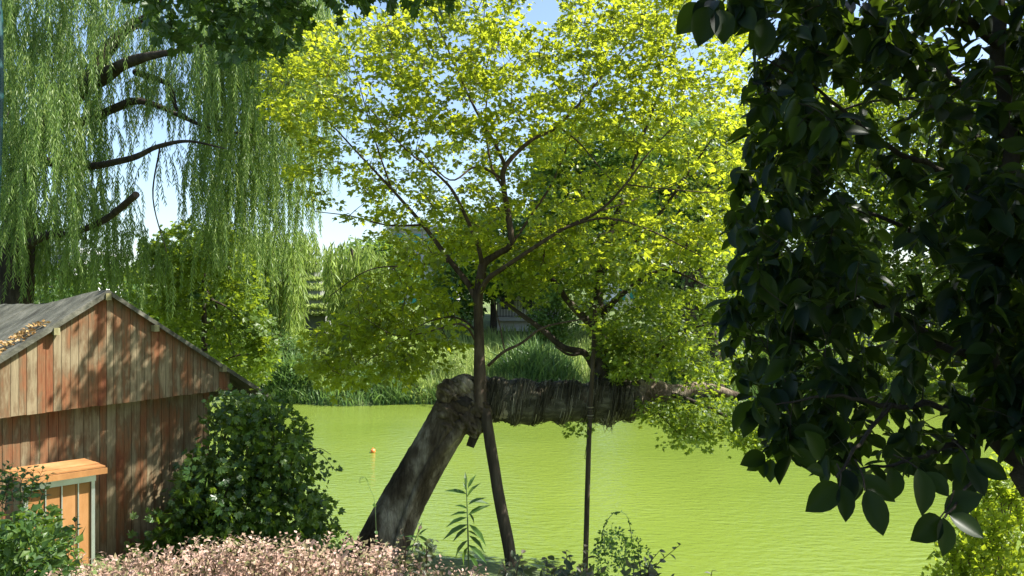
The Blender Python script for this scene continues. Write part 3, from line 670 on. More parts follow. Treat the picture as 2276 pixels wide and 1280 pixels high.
# keep the sky window open below the arching limb
px = A[:, 0] / A[:, 1] * F + CX; py = HY - (A[:, 2] - H) / A[:, 1] * F
bot = py + Ls / A[:, 1] * F
Ls = np.where((px > 262) & (px < 440) & (py < 260), np.minimum(Ls, np.maximum(.3, (285 - py + R.uniform(-40, 60, len(A))) / F * A[:, 1])), Ls)
bot = py + Ls / A[:, 1] * F; Ls = np.where((bot > 690), Ls * .7, Ls)
keep = ~((px > 270) & (px < 420) & (py > 200) & (py < 420) & (R.random(len(A)) < .7))
A, Ls = A[keep], Ls[keep]
fm, fs_ = MB(), MB(); fronds(A, Ls, .028, NARROW, .145, fm, fs_)
A = scatter([(440, 60), (760, -60), (770, 200), (720, 360), (690, 420), (600, 500), (440, 520), (470, 300)], 480, W - .5, W + 2.5, [(690, 450, 30)]); fronds(A, R.uniform(1, 2.2, len(A)), .028, NARROW, .145, fm, fs_)
A = scatter([(-30, 430), (240, 430), (330, 500), (420, 520), (380, 600), (-30, 600)], 380, W - .5, W + 2.5, [(60, 600, 30)]); fronds(A, R.uniform(.6, 1.5, len(A)), .028, NARROW, .145, fm, fs_)
fm.build('fronds', M['willow'], wt); fs_.build('hanging_twig', M['greenstem'], wt)

# ------------------------------------------------------------------ trees and bushes beyond
def tree(name, label, cat, poly, Y, depth, n, per, srad, size, mat, trunk=None, group=None, tpl=LEAF, holes=(), bark='barkdark', tilt=.5, thick=.3, base=None):
    poly = np.array(poly, float); cx = poly[:, 0].mean() if base is None else base
    b = P(cx, poly[:, 1].max(), Y); zb = float(gz(b[0], Y))
    t = thing(name, label, cat, (b[0], Y, zb), group)
    C = scatter(poly, n, Y - depth, Y + depth, holes)
    mb = MB(); sprays(mb, C, per, srad, srad * thick, tpl, size, .4, .55, .5, tilt); mb.build('crown', M[mat] if isinstance(mat, str) else mat, t)
    tm = MB(); cxy = poly.mean(0); top = P(cxy[0], poly[:, 1].min() * .7 + cxy[1] * .3, Y); mid = P((cx + cxy[0]) / 2, cxy[1], Y)
    r0 = trunk or .2; bb = np.array([b[0], Y, zb - .2])
    q = spline([bb, bb * .5 + mid * .5 + R.normal(0, .1, 3) * r0 * 4, mid, top], 6); tube(tm, q, np.linspace(r0, r0 * .15, len(q)), 8, .06)
    for k in range(9):
        i = random.randrange(len(q) // 3, len(q) - 2); c = C[random.randrange(len(C))]; m_ = (q[i] + c) / 2; m_[2] += .1 * np.linalg.norm(q[i] - c)
        s_ = spline([q[i], m_, c], 5); tube(tm, s_, np.linspace(r0 * .35, r0 * .06, len(s_)), 5)
    tm.build('trunk', M[bark], t); return t
# leafy tree behind the shed
tree('leafy_tree', 'yellow green broadleaf tree lit by sun just behind the shed roof', 'tree', [(330, 520), (420, 500), (520, 520), (560, 620), (590, 720), (600, 800), (560, 850), (460, 780), (380, 720), (280, 660), (290, 580)], 22, 1.4, 190, 42, .36, .15, 'mid', .14, tpl=MAPLE)
# far bank trees
G = 'trees on the far bank'
specs = [
 ('pale green bushy tree on the far bank left of the stone steps', [(380, 560), (470, 530), (560, 540), (600, 620), (580, 760), (420, 780), (370, 680)], 52, 2.5, 220, 46, 'fargreen'),
 ('dark bushy tree far left on the hill behind the willow', [(-80, 640), (60, 600), (200, 590), (330, 600), (400, 700), (380, 820), (-80, 820)], 50, 3, 200, 46, 'fargreen'),
 ('low round tree on the hill right above the stone steps', [(760, 560), (830, 520), (900, 540), (910, 640), (860, 700), (760, 700)], 66, 2.5, 130, 46, 'fargreen'),
 ('broad green tree beyond the pond behind the upright shoot', [(980, 560), (1040, 480), (1130, 460), (1220, 500), (1260, 600), (1230, 640), (1100, 640), (1060, 690), (1000, 720), (960, 680)], 58, 3, 240, 46, 'fargreen'),
 ('tall dense tree beyond the pond behind the crown centre', [(1180, 330), (1270, 260), (1390, 280), (1450, 420), (1450, 600), (1380, 610), (1220, 640), (1180, 520)], 54, 4, 420, 50, 'fargreen'),
 ('tall shaggy tree on the far bank right of the pole', [(1380, 300), (1480, 240), (1620, 260), (1700, 420), (1690, 620), (1620, 740), (1460, 800), (1400, 780), (1430, 640), (1380, 560)], 58, 3.5, 480, 50, 'fargreen'),
 ('tall tree on the far bank half hidden by the dark broad leaves', [(1640, 240), (1760, 170), (1900, 200), (1960, 360), (1940, 640), (1860, 800), (1680, 820), (1640, 600)], 58, 3.5, 430, 50, 'mid'),
 ('bright tree on the far bank seen through gaps at right', [(1900, 220), (2040, 150), (2150, 200), (2200, 480), (2180, 720), (2060, 840), (1900, 830), (1880, 560)], 58, 3.5, 430, 50, 'mid'),
 ('rightmost bright tree of the far bank', [(2110, 240), (2200, 170), (2300, 150), (2420, 200), (2440, 600), (2380, 840), (2160, 850), (2120, 600)], 58, 3.5, 330, 50, 'mid'),
]
for lab, poly, Y, dp, n, per, mt in specs:
    tree('far_tree', lab, 'tree', poly, Y, dp, n, per, 1.0, .42, mt, .3, G)
# pair of tall dark trunks at right middle
t = thing('twin_trunk_tree', 'tree with two dark ivy clad stems standing on the far bank right of the pole', 'tree', (*P(1560, 860, 40.9)[:2], .1))
tm = MB(); nn = []
for r in ([(1552, 880, 41, .55), (1540, 760, 41, .5), (1533, 660, 41, .45), (1530, 560, 41, .36), (1500, 450, 41, .25), (1470, 330, 41, .12)], [(1600, 880, 40.6, .3), (1588, 770, 40.6, .27), (1566, 690, 40.6, .25), (1552, 600, 40.6, .22), (1560, 480, 40.6, .18), (1600, 330, 40.6, .08)], [(1535, 640, 41, .2), (1590, 560, 40, .14), (1680, 500, 39, .06)]):
    nn.append(limb(tm, r, sides=10, rough=.08))
tm.build('trunk', M['barkdark'], t, smooth=True)
C = scatter([(1440, 280), (1640, 260), (1700, 480), (1620, 560), (1460, 560)], 110, 39, 43); mb = MB(); sprays(mb, C, 46, .9, .25, LEAF, .34, .4, .5, .5); 
cc = np.vstack([q + R.normal(0, .25, q.shape) for q in nn[:2] for _ in range(2)]); cc = cc[cc[:, 2] < H + 3]; sprays(mb, cc, 10, .5, .3, LEAF, .25, .4, .8, .5)
mb.build('crown', M['fargreen'], t)

# pale weeping willows across the water
def farwillow(label, poly, Y, n, lo, hi, mat='farwillow'):
    a = np.array(poly, float); b = P(a[:, 0].mean(), 800, Y); t = thing('far_willow', label, 'tree', (b[0], Y, float(gz(b[0], Y))), 'pale willows across the pond')
    m1, m2 = MB(), MB(); A = scatter(poly, n, Y - 2.5, Y + 2.5)
    fronds(A, R.uniform(lo, hi, n), .12, NARROW, .62, m1, m2, .5, .05, .012); m1.build('fronds', M[mat], t)
    tube(m2, spline([(b[0], Y, float(gz(b[0], Y)) - .3), (b[0] + .4, Y, 4), (b[0] - .3, Y, float(P(0, a[:, 1].min() + 30, Y)[2]))], 6), np.linspace(.4, .08, 13), 8, .06)
    m2.build('trunk', M['barkdark'], t)
farwillow('pale weeping willow across the pond left of the stone steps', [(500, 540), (560, 500), (620, 500), (665, 540), (668, 650), (640, 740), (520, 740), (490, 640)], 46, 560, 1.8, 4.6)
farwillow('pale weeping willow right of the stone steps across the pond', [(715, 540), (790, 520), (860, 560), (870, 640), (840, 700), (740, 700), (728, 620)], 50, 260, 1.5, 3.2)
farwillow('thin pale willow above the stone steps', [(640, 500), (700, 510), (730, 560), (700, 590), (650, 580)], 60, 80, 1.2, 2.4)

# reeds and grasses of the far bank
def blades(mb, pos, h, wd, lean=.35, var=None):
    N = len(pos); a = R.random(N) * 6.283; l = R.uniform(.1, 1, N) * lean; h = h * R.uniform(.6, 1.25, N)
    d = np.stack([np.cos(a), np.sin(a), 0 * a], 1); s_ = np.stack([-np.sin(a), np.cos(a), 0 * a], 1); rows = []
    s2 = nrm(s_ + R.normal(0, .5, (N, 3)))
    for t, ww in ((0, .6), (.35, 1), (.7, .8), (1, .05)):
        c = pos + d * (l * h * t * t)[:, None] + np.array([0, 0, 1.]) * (h * (t - .35 * l * t * t))[:, None]
        rows += [c - s2 * wd * ww, c + s2 * wd * ww]
    V = np.stack(rows, 1); f = np.array([[0, 1, 3, 2], [2, 3, 5, 4], [4, 5, 7, 6]]); ff = (f[None] + (np.arange(N) * 8)[:, None, None]).reshape(-1, 4)
    mb.add(V, ff, np.repeat(R.random(N) if var is None else var, 3))
n = 30000; x = R.uniform(-20, 32, n); y = far_shore(x) + R.uniform(.1, 1, n) ** 1.6 * 17; pos = np.stack([x, y, gz(x, y) - .05], 1)
mb = MB(); blades(mb, pos, .95, .028)
tag(mb.build('bank_grass', M['reed']), 'tall pale green grass covering the far bank of the pond', 'grass', kind='stuff')
n = 5200; x = R.uniform(-14, 32, n); y = far_shore(x) - .25 + R.random(n) * 1.3; pos = np.stack([x, y, gz(x, y) - .05], 1)
mb = MB(); blades(mb, pos, .9, .03, .9); tag(mb.build('shore_reeds', M['reeddark']), 'dark green reeds leaning over the far waterline', 'reeds', kind='stuff')
def reedclump(label, px, wpx, n, h, Y, mat='reeddark'):
    c = P(px, 890, Y); rx = wpx / F * Y / 2; a = R.random(n) * 6.283; r = np.sqrt(R.random(n)); x = c[0] + np.cos(a) * r * rx; y = Y + np.sin(a) * r * rx * .8
    t = thing('reed_clump', label, 'reeds', (c[0], Y, float(gz(c[0], Y))), 'reed clumps on the far bank'); mb = MB()
    blades(mb, np.stack([x, y, gz(x, y) - .05], 1), h * (1.15 - .7 * r ** 2), .038, .8)
    mb.build('blades', M[mat], t)
reedclump('big dark blue green reed mound seen above the wrapped trunk', 1190, 190, 2300, 2.3, 43.5)
reedclump('dark reed clump at the waterline left of the drooping crown', 650, 110, 1300, 2.0, 41.6)
reedclump('green reed clump at the waterline below the drooping crown', 850, 170, 1500, 1.3, 41.4)
reedclump('pale grass clump on the waterline left of the hollow trunk', 935, 90, 900, .9, 40.9, 'reed')
reedclump('dark reed clump at the waterline right of the wrapped trunk', 1480, 170, 1600, 1.6, 41.6)
reedclump('reed clump on the far shore behind the dark leaves', 1740, 220, 1500, 2.0, 42)
def shrub(label, poly, Y, dp, n, mat, size=.22, per=40, srad=.5, name='bank_shrub', cat='shrub', group='shrubs on the far bank', tpl=LEAF):
    return tree(name, label, cat, poly, Y, dp, n, per, srad, size, mat, .07, group, tpl)
shrub('dark shadowed shrub at the left end of the far waterline', [(600, 840), (640, 800), (700, 800), (720, 860), (700, 893), (600, 893)], 41.8, 1, 60, 'fargreen')
shrub('feathery bluish shrub above the left end of the waterline', [(560, 780), (620, 740), (690, 760), (700, 840), (600, 850)], 43.5, 1.2, 80, 'reeddark', .3, tpl=NARROW)
shrub('pale soft shrub on the far bank below the left pale willow', [(520, 720), (600, 700), (660, 720), (680, 800), (600, 850), (530, 840)], 44.5, 1.2, 150, 'farwillow', .3, tpl=NARROW)
shrub('sunlit pale shrub on the far bank behind the drooping crown', [(740, 760), (840, 740), (940, 760), (980, 830), (900, 870), (760, 860)], 44, 1.2, 170, 'reed', .3)
shrub('rounded grey green shrub right of the drooping crown', [(960, 800), (1010, 770), (1050, 790), (1060, 850), (980, 870)], 43, 1, 60, 'reed', .25, tpl=NARROW)
shrub('bushy shrub partly screening the white house with a railing', [(1185, 690), (1215, 645), (1260, 650), (1290, 720), (1260, 770), (1190, 750)], 52, 1.2, 110, 'fargreen')
shrub('low leafy shrub between the two trunks on the far bank', [(1420, 760), (1500, 720), (1600, 740), (1640, 800), (1600, 860), (1440, 850)], 42.5, 1.2, 130, 'mid')
shrub('leafy shrub under the far trees at right', [(1880, 740), (2000, 700), (2200, 720), (2300, 800), (2280, 870), (1880, 870)], 42.5, 1.5, 200, 'mid')
shrub('bushy undergrowth below the bright far trees behind the dark leaves', [(1640, 760), (1760, 720), (1880, 760), (1890, 860), (1640, 860)], 43, 1.5, 130, 'fargreen')

# ------------------------------------------------------------------ far buildings and steps
M['white'] = plainmat('white_wall', (.72, .73, .74), .7, 0, .06, 1)
M['greywall'] = plainmat('grey_concrete', (.38, .38, .38), .8, 0, .1, 1)
M['teal'] = plainmat('teal_glass', (.05, .28, .30), .25)
M['glass'] = plainmat('dark_glass', (.04, .06, .08), .1)
M['tile'] = plainmat('roof_sheet', (.42, .42, .43), .6, 0, .1, .8)
X1, Y1, Z1 = np.array([1., 0, 0]), np.array([0, 1., 0]), np.array([0, 0, 1.])
def building(label, x0, x1, yt, yb, Y, dep, wall, win, roof='tile', rows=2, cols=4, rail=False):
    a = P(x0, yb, Y); b = P(x1, yt, Y); zb = min(a[2], float(gz(a[0], Y))) - .3; w_ = b[0] - a[0]; h = b[2] - zb
    t = thing('far_building', label, 'building', (a[0] + w_ / 2, Y, zb)); m = MB(); box(m, (a[0], Y, zb), X1 * w_, Y1 * dep, Z1 * h); m.build('wall', M[wall], t)
    m = MB(); box(m, (a[0] - .4, Y - .5, zb + h), X1 * (w_ + .8), Y1 * (dep + 1), Z1 * .35); m.build('roof', M[roof], t)
    hh = (b[2] - a[2]) / rows
    for r in range(rows):
        for c in range(cols):
            ww = w_ / cols; o = np.array([a[0] + ww * c + ww * .2, Y - .06, a[2] + hh * r + hh * .3])
            m = MB(); box(m, o, X1 * ww * .6, Y1 * .05, Z1 * hh * .5); fw = m.build('window', M[win], t)
            m = MB(); box(m, o - Z1 * .12 - X1 * .05, X1 * (ww * .6 + .1), -Y1 * .1, Z1 * .1); m.build('sill', M['white'], fw)
    if rail:
        m = MB(); zr = a[2] + hh * .1
        for k in range(int(w_ / .22)): box(m, (a[0] + .22 * k, Y - 1.2, zr), X1 * .05, Y1 * .05, Z1 * 1.2)
        box(m, (a[0], Y - 1.22, zr + 1.2), X1 * w_, Y1 * .09, Z1 * .08); box(m, (a[0], Y - 1.22, zr + .02), X1 * w_, Y1 * .09, Z1 * .06); m.build('railing', M['steeldark'], t)
        m = MB(); box(m, (a[0], Y - 1.3, zr - .3), X1 * w_, Y1 * 1.25, Z1 * .25); m.build('balcony', M['greywall'], t)
building('white house with a railing seen between the shoots across the pond', 1105, 1245, 628, 712, 60, 8, 'white', 'glass', rows=1, cols=3, rail=True)
building('pale building glimpsed behind the tall trees right of the pole', 1370, 1470, 590, 680, 72, 8, 'white', 'teal', rows=2, cols=4)
building('white building behind the willow above the shed roof at far left', -60, 160, 560, 690, 62, 8, 'white', 'glass', rows=3, cols=5)
building('grey building with teal windows behind the drooping left crown', 870, 1015, 510, 700, 74, 8, 'greywall', 'teal', rows=4, cols=4)
M['stepstone'] = plainmat('mossy_stone', (.20, .21, .18), .9, 0, .35, 2)
st = thing('stone_steps', 'grey stone terraces stepping up the far hill between the pale willows', 'steps', (*P(700, 700, 54)[:2], 2.0))
pm = MB()
for k in range(7):
    m = MB(); Y = 53 + k * 1.5; c = P(705 - k * 9 + (k % 2) * 8, 688 - k * 21, Y); hw = .55 + .12 * k; zg = float(gz(c[0], Y)) - .3
    box(m, (c[0] - hw, Y, zg), X1 * 2 * hw, Y1 * 1.45, Z1 * (c[2] - zg)); m.build('step', M['stepstone'], st)
    n = 260; q = np.stack([c[0] + R.uniform(-hw, hw, n) * 1.15, Y + R.uniform(-.1, .9, n), np.full(n, c[2])], 1)
    blades(pm, q, .45, .05, 1.2)
    n = 120; q = np.stack([c[0] + R.uniform(-hw, hw, n) * 1.3, Y - R.uniform(.05, .3, n), np.full(n, c[2] - R.uniform(.4, .8))], 1); blades(pm, q, .4, .05, 1.2)
pm.build('planting', M['reed'], st)

# teal mast at the left edge of view
m = MB(); tube(m, [P(-30, 900, 7.0), P(-7, 310, 7.0), P(-4, 200, 7.0), P(-5, 60, 7.0), P(-14, -80, 7.0)], .045, 10)
M['tealpaint'] = plainmat('teal_paint', (.004, .05, .055), .5)
tag(m.build('teal_post', M['tealpaint'], smooth=True), 'slim teal painted pole at the far left edge', 'pole')

# ------------------------------------------------------------------ pink hedge
hg = thing('pink_hedge', 'low hedge of pale pink leaved shoots along the bottom of the view', 'hedge', P(520, 1500, 4.6))
C = scatter([(90, 1285), (200, 1265), (330, 1245), (470, 1232), (600, 1226), (700, 1224), (780, 1234), (860, 1248), (930, 1275), (1000, 1300), (1090, 1320), (1100, 1420), (60, 1420)], 800, 4.45, 5.4)
mb = MB(); sprays(mb, C, 15, .075, .03, LEAF, .036, .1, .8, .6, .8, .6)
hs_ = MB()
def sprig(mb, stem, a, b, k, tpl, size, r=.003, axup=.5, jit=.4, tone=None, bow=.1, mid=None):
    L = np.linalg.norm(b - a); m_ = (a + b) / 2 + (R.normal(0, bow, 3) * L if mid is None else mid); q = spline([a, m_, b], 6)
    tube(stem, q, np.linspace(r * 1.3, r * .5, len(q)), 4, cap=False)
    t = np.linspace(.12, 1, k) * (len(q) - 1); i = np.minimum(t.astype(int), len(q) - 2); f = (t - i)[:, None]; pos = q[i] * (1 - f) + q[i + 1] * f
    d = nrm(b - a); an = np.arange(k) * 2.4 + random.random() * 6; s1_ = nrm(np.cross(d, [.3, 1, .2])); s2_ = np.cross(d, s1_)
    o = s1_ * np.cos(an)[:, None] + s2_ * np.sin(an)[:, None]
    put(mb, tpl, pos, o + d * axup + R.normal(0, .15, (k, 3)), d * .9 - o * .3 + R.normal(0, jit, (k, 3)), size * R.uniform(.75, 1.15, k) * np.linspace(1.1, .75, k), tone if tone is None else np.full(k, tone) + R.normal(0, .1, k))
    return q
for k in range(420):
    x = random.uniform(100, 1080); y0 = np.interp(x, [90, 330, 600, 780, 930, 1090], [1288, 1252, 1228, 1232, 1275, 1310]) + random.uniform(-5, 70); Y = random.uniform(4.4, 5.4)
    a = P(x, y0 + 25, Y); b = P(x + random.gauss(0, 14), y0 - random.uniform(8, 38), Y); sprig(mb, hs_, a, b, 9, LEAF, .034, .0018)
for k in range(110):
    x = random.choice([random.uniform(110, 1060), random.gauss(640, 60), random.gauss(480, 40), random.gauss(860, 60), random.gauss(1040, 40)]); y0 = np.interp(x, [90, 330, 600, 780, 930, 1090], [1288, 1252, 1228, 1232, 1275, 1310]); Y = random.uniform(4.4, 5.4)
    a = P(x, y0 + 25, Y); b = P(x + random.gauss(0, 20), y0 - random.uniform(18, 50), Y); sprig(mb, hs_, a, b, 11, LEAF, .04, .0018)
for k in range(200):
    x = random.uniform(90, 1090); Y = random.uniform(4.4, 5.4); a = P(x, 1500, Y); a[2] = float(gz(a[0], a[1])) - .02; b = P(x + random.gauss(0, 25), np.interp(x, [90, 330, 600, 780, 930, 1090], [1288, 1252, 1228, 1232, 1275, 1310]) + 25, Y)
    tube(hs_, spline([a, (a + b) / 2 + R.normal(0, .03, 3), b], 4), np.linspace(.006, .003, 9), 4, cap=False)
mb.build('foliage', M['pink'], hg); hs_.build('stem', M['shrubstem'], hg)

def bush(name, label, cat, poly, Y0, Y1, n, per, srad, tpl, size, mat, group=None, nst=20, tilt=.8):
    a = np.array(poly, float); c = P(a[:, 0].mean(), 1400, (Y0 + Y1) / 2); gz_ = float(gz(c[0], c[1])); t = thing(name, label, cat, (c[0], c[1], gz_), group)
    C = scatter(poly, n, Y0, Y1); mb = MB(); sprays(mb, C, per, srad, srad * .3, tpl, size, .15, .7, .4, tilt, .7)
    s_ = MB(); base = np.array([c[0], c[1], gz_ - .03])
    for k in range(nst):
        b = C[random.randrange(len(C))]; q = spline([base + R.normal(0, .06, 3) * (1, 1, 0), (base + b) / 2 + R.normal(0, .05, 3), b], 5); tube(s_, q, np.linspace(.009, .003, len(q)), 4, cap=False)
    return t, mb, s_
# left foreground shrub
t, mb, s_ = bush('leafy_shrub', 'dark green shrub with narrow leaves at the bottom left corner before the orange porch', 'shrub', [(-40, 1160), (30, 1150), (90, 1145), (130, 1175), (150, 1200), (150, 1230), (150, 1290), (120, 1420), (-60, 1420)], 4.6, 5.6, 230, 14, .09, LEAF, .065, 'greenshrub')
for x, y in ((20, 1030), (40, 1045), (75, 1040), (60, 1065), (20, 1075), (90, 1130), (120, 1125), (165, 1150), (50, 1090), (10, 1055)):
    sprig(mb, s_, P(x - 10, y + 70, 5.4), P(x, y, 5.4), 12, LEAF, .06, .003)
for x, y in ((12, 1040), (60, 1050), (95, 1052), (30, 1062), (110, 1062), (75, 1068)): sprig(mb, s_, P(x - 25, y + 60, 5.9), P(x, y - 8, 5.9), 12, LEAF, .07, .003)
for x, y in ((150, 1195), (170, 1180), (165, 1210), (130, 1215)): sprig(mb, s_, P(x, y + 60, 5.0), P(x, y, 5.0), 10, LEAF, .05, .003, tone=1.0)
mb.build('foliage', M['greenshrub'], t); s_.build('stem', M['shrubstem'], t)
# yellow green shrub bottom right
t, mb, s_ = bush('sunlit_shrub', 'bright yellow green shrub in the bottom right corner', 'shrub', [(2120, 1200), (2150, 1130), (2200, 1060), (2260, 1000), (2340, 980), (2400, 1420), (2050, 1420), (2080, 1290), (2060, 1260), (2110, 1240)], 6.0, 7.4, 480, 16, .13, LEAF, .06, 'yellowshrub')
for k in range(70):
    x = random.uniform(2060, 2290); y = np.interp(x, [2060, 2120, 2200, 2276], [1265, 1190, 1060, 1000]) + random.uniform(-10, 160); sprig(mb, s_, P(x, y + 35, 6.0), P(x + random.gauss(0, 6), y, 6.0), 12, LEAF, .065, .003, 1.0, tone=.85)
mb.build('foliage', M['yellowshrub'], t); s_.build('stem', M['shrubstem'], t)
# fine leaved bush under the thin pole
t, mb, s_ = bush('small_bush', 'fine leaved green bush at the foot of the thin pole with an arching runner', 'bush', [(1320, 1230), (1345, 1190), (1375, 1180), (1410, 1200), (1440, 1230), (1450, 1290), (1460, 1420), (1310, 1420)], 5.2, 5.8, 110, 16, .06, LEAF, .028, 'weed')
arc = spline([P(x, y, 5.4) for x, y in ((1336, 1205), (1345, 1165), (1368, 1138), (1392, 1145), (1402, 1180), (1404, 1210))], 6); tube(s_, arc, .0022, 4, cap=False)
k = 46; ii = R.integers(0, len(arc), k); put(mb, LEAF, arc[ii] + R.normal(0, .003, (k, 3)), rand_dir(k, -.8), rand_dir(k), .024, R.random(k))
for x, y in ((1360, 1165), (1380, 1175), (1345, 1185), (1420, 1200), (1436, 1215), (1330, 1200)): sprig(mb, s_, P(x, y + 50, 5.4), P(x, y, 5.4), 14, LEAF, .03, .002)
mb.build('foliage', M['weed'], t); s_.build('stem', M['greenstem'], t)
M['darkround'] = leafmat('dark_round_leaf', [(.03, .05, .03), (.05, .07, .035), (.09, .06, .05)], (.25, .3, .1), .3)
def darkshrub(label, poly, tips, Y=4.4, n=60):
    t, mb, s_ = bush('low_shrub', label, 'shrub', poly, Y - .3, Y + .3, n, 10, .06, BROAD, .05, 'darkround', 'dark leaved low shrubs along the bottom', nst=10)
    for (x, y), (x2, y2), k in tips: sprig(mb, s_, P(x, y, Y), P(x2, y2, Y), k, BROAD, .055, .003, .35)
    mb.build('foliage', M['darkround'], t); s_.build('stem', M['shrubstem'], t)
darkshrub('dark round leaved shrub whose twig leans right of the thin pole', [(1400, 1262), (1450, 1250), (1480, 1290), (1480, 1420), (1400, 1420)], [((1430, 1290), (1510, 1212), 9), ((1440, 1290), (1465, 1225), 6), ((1425, 1290), (1420, 1240), 5)], n=25)
darkshrub('dark leaved shrub between the two props', [(1200, 1272), (1240, 1250), (1300, 1255), (1320, 1290), (1310, 1420), (1200, 1420)], [((1225, 1300), (1215, 1240), 6), ((1250, 1300), (1258, 1225), 8), ((1290, 1300), (1300, 1215), 8), ((1200, 1310), (1235, 1262), 5)])
darkshrub('dark leaved shrub at the foot of the thick leaning prop', [(1100, 1275), (1140, 1255), (1170, 1280), (1170, 1420), (1090, 1420)], [((1145, 1300), (1160, 1230), 8), ((1120, 1300), (1115, 1245), 6)], n=35)
darkshrub('dark leaved shrub rising behind the hedge left of the tall weed', [(880, 1230), (920, 1200), (960, 1215), (980, 1290), (980, 1420), (870, 1420)], [((910, 1260), (935, 1165), 8), ((930, 1260), (965, 1200), 7), ((900, 1260), (890, 1180), 7)], Y=4.9, n=45)
darkshrub('single small dark leaf tip at the bottom right of centre', [(1560, 1300), (1600, 1300), (1600, 1420), (1560, 1420)], [((1580, 1330), (1583, 1268), 4)], n=5)
# tall weed
tw_ = thing('tall_weed', 'tall single stemmed weed with long drooping lance leaves before the leaning prop', 'weed', (*P(1040, 1500, 5.2)[:2], float(gz(P(1040, 1500, 5.2)[0], 5.2))))
mb, s_ = MB(), MB(); q = spline([P(1040, 1480, 5.2), P(1041, 1250, 5.2), P(1039, 1150, 5.2), P(1036, 1060, 5.2)], 8); tube(s_, q, np.linspace(.008, .003, len(q)), 6)
def lance(px, py, ex, ey, ln=None, dy=0.):
    a = P(px, py, 5.2); b = P(ex, ey, 5.2 + dy); L = np.linalg.norm(b - a); d = nrm(b - a); n_ = nrm(np.array([0, 0, 1.]) - d * d[2] + np.array([0, -.6, 0])); put(mb, LANCE, a[None], d[None], n_[None], L * 1.0)
for r in ((1038, 1098, 988, 1083), (1040, 1085, 1056, 1052), (1036, 1080, 1034, 1048), (1038, 1105, 1060, 1070), (1040, 1115, 1092, 1112), (1040, 1122, 1075, 1100), (1040, 1140, 1000, 1140), (1040, 1145, 1088, 1115), (1038, 1150, 985, 1165), (1040, 1165, 978, 1192), (1042, 1165, 1090, 1210), (1040, 1172, 1002, 1200), (1042, 1190, 1086, 1225), (1040, 1200, 1000, 1240), (1040, 1210, 1090, 1250), (1040, 1215, 1020, 1260), (1042, 1140, 1060, 1165), (1038, 1130, 1010, 1118), (1040, 1230, 1075, 1275), (1040, 1180, 1065, 1190), (1038, 1092, 1030, 1070)):
    lance(*r, dy=random.uniform(-.06, .06))
mb.build('leaves', M['weed'], tw_); s_.build('stem', M['greenstem'], tw_)
tw2 = thing('low_weed', 'short weed with drooping pointed leaves at the foot of the leaning trunk', 'weed', P(925, 1480, 5.3))
mb, s_ = MB(), MB(); tube(s_, spline([P(925, 1480, 5.3), P(926, 1260, 5.3), P(930, 1180, 5.3)], 6), np.linspace(.006, .002, 13), 5)
for r in ((930, 1185, 936, 1160), (928, 1190, 962, 1208), (928, 1195, 900, 1188), (927, 1205, 955, 1236), (927, 1210, 893, 1222), (930, 1190, 948, 1172), (927, 1225, 960, 1255), (927, 1230, 900, 1250)): lance(*r)
mb.build('leaves', M['weed'], tw2); s_.build('stem', M['greenstem'], tw2)
# thin tendril by the trunk
tn = thing('vine_tendril', 'thin bare tendril with two leaves hooking up left of the leaning trunk', 'tendril', P(838, 1290, 5.5))
s_, mb = MB(), MB(); q = spline([P(x, y, 5.5) for x, y in ((838, 1300), (834, 1130), (822, 1085), (812, 1062), (801, 1062), (800, 1075))], 6); tube(s_, q, .0018, 4); s_.build('stem', M['greenstem'], tn)
e = np.array([P(x, y, 5.5) for x, y in ((834, 1122), (832, 1118), (802, 1064), (812, 1063), (836, 1180), (837, 1200))]); put(mb, LOBED, e, rand_dir(6, -.8), rand_dir(6), .03); mb.build('leaves', M['weed'], tn)
# seedy grass tuft at the bottom
n = 90; c = P(1800, 1300, 5.3); pos = np.stack([c[0] + R.normal(0, .22, n), c[1] + R.normal(0, .15, n), np.full(n, float(gz(c[0], 5.3)))], 1); mb = MB(); blades(mb, pos, .62, .004, .5)
t = thing('grass_tuft', 'thin pale grass tuft poking up at the bottom right of centre', 'grass', (c[0], c[1], float(gz(c[0], 5.3)))); mb.build('blades', M['yellowshrub'], t)

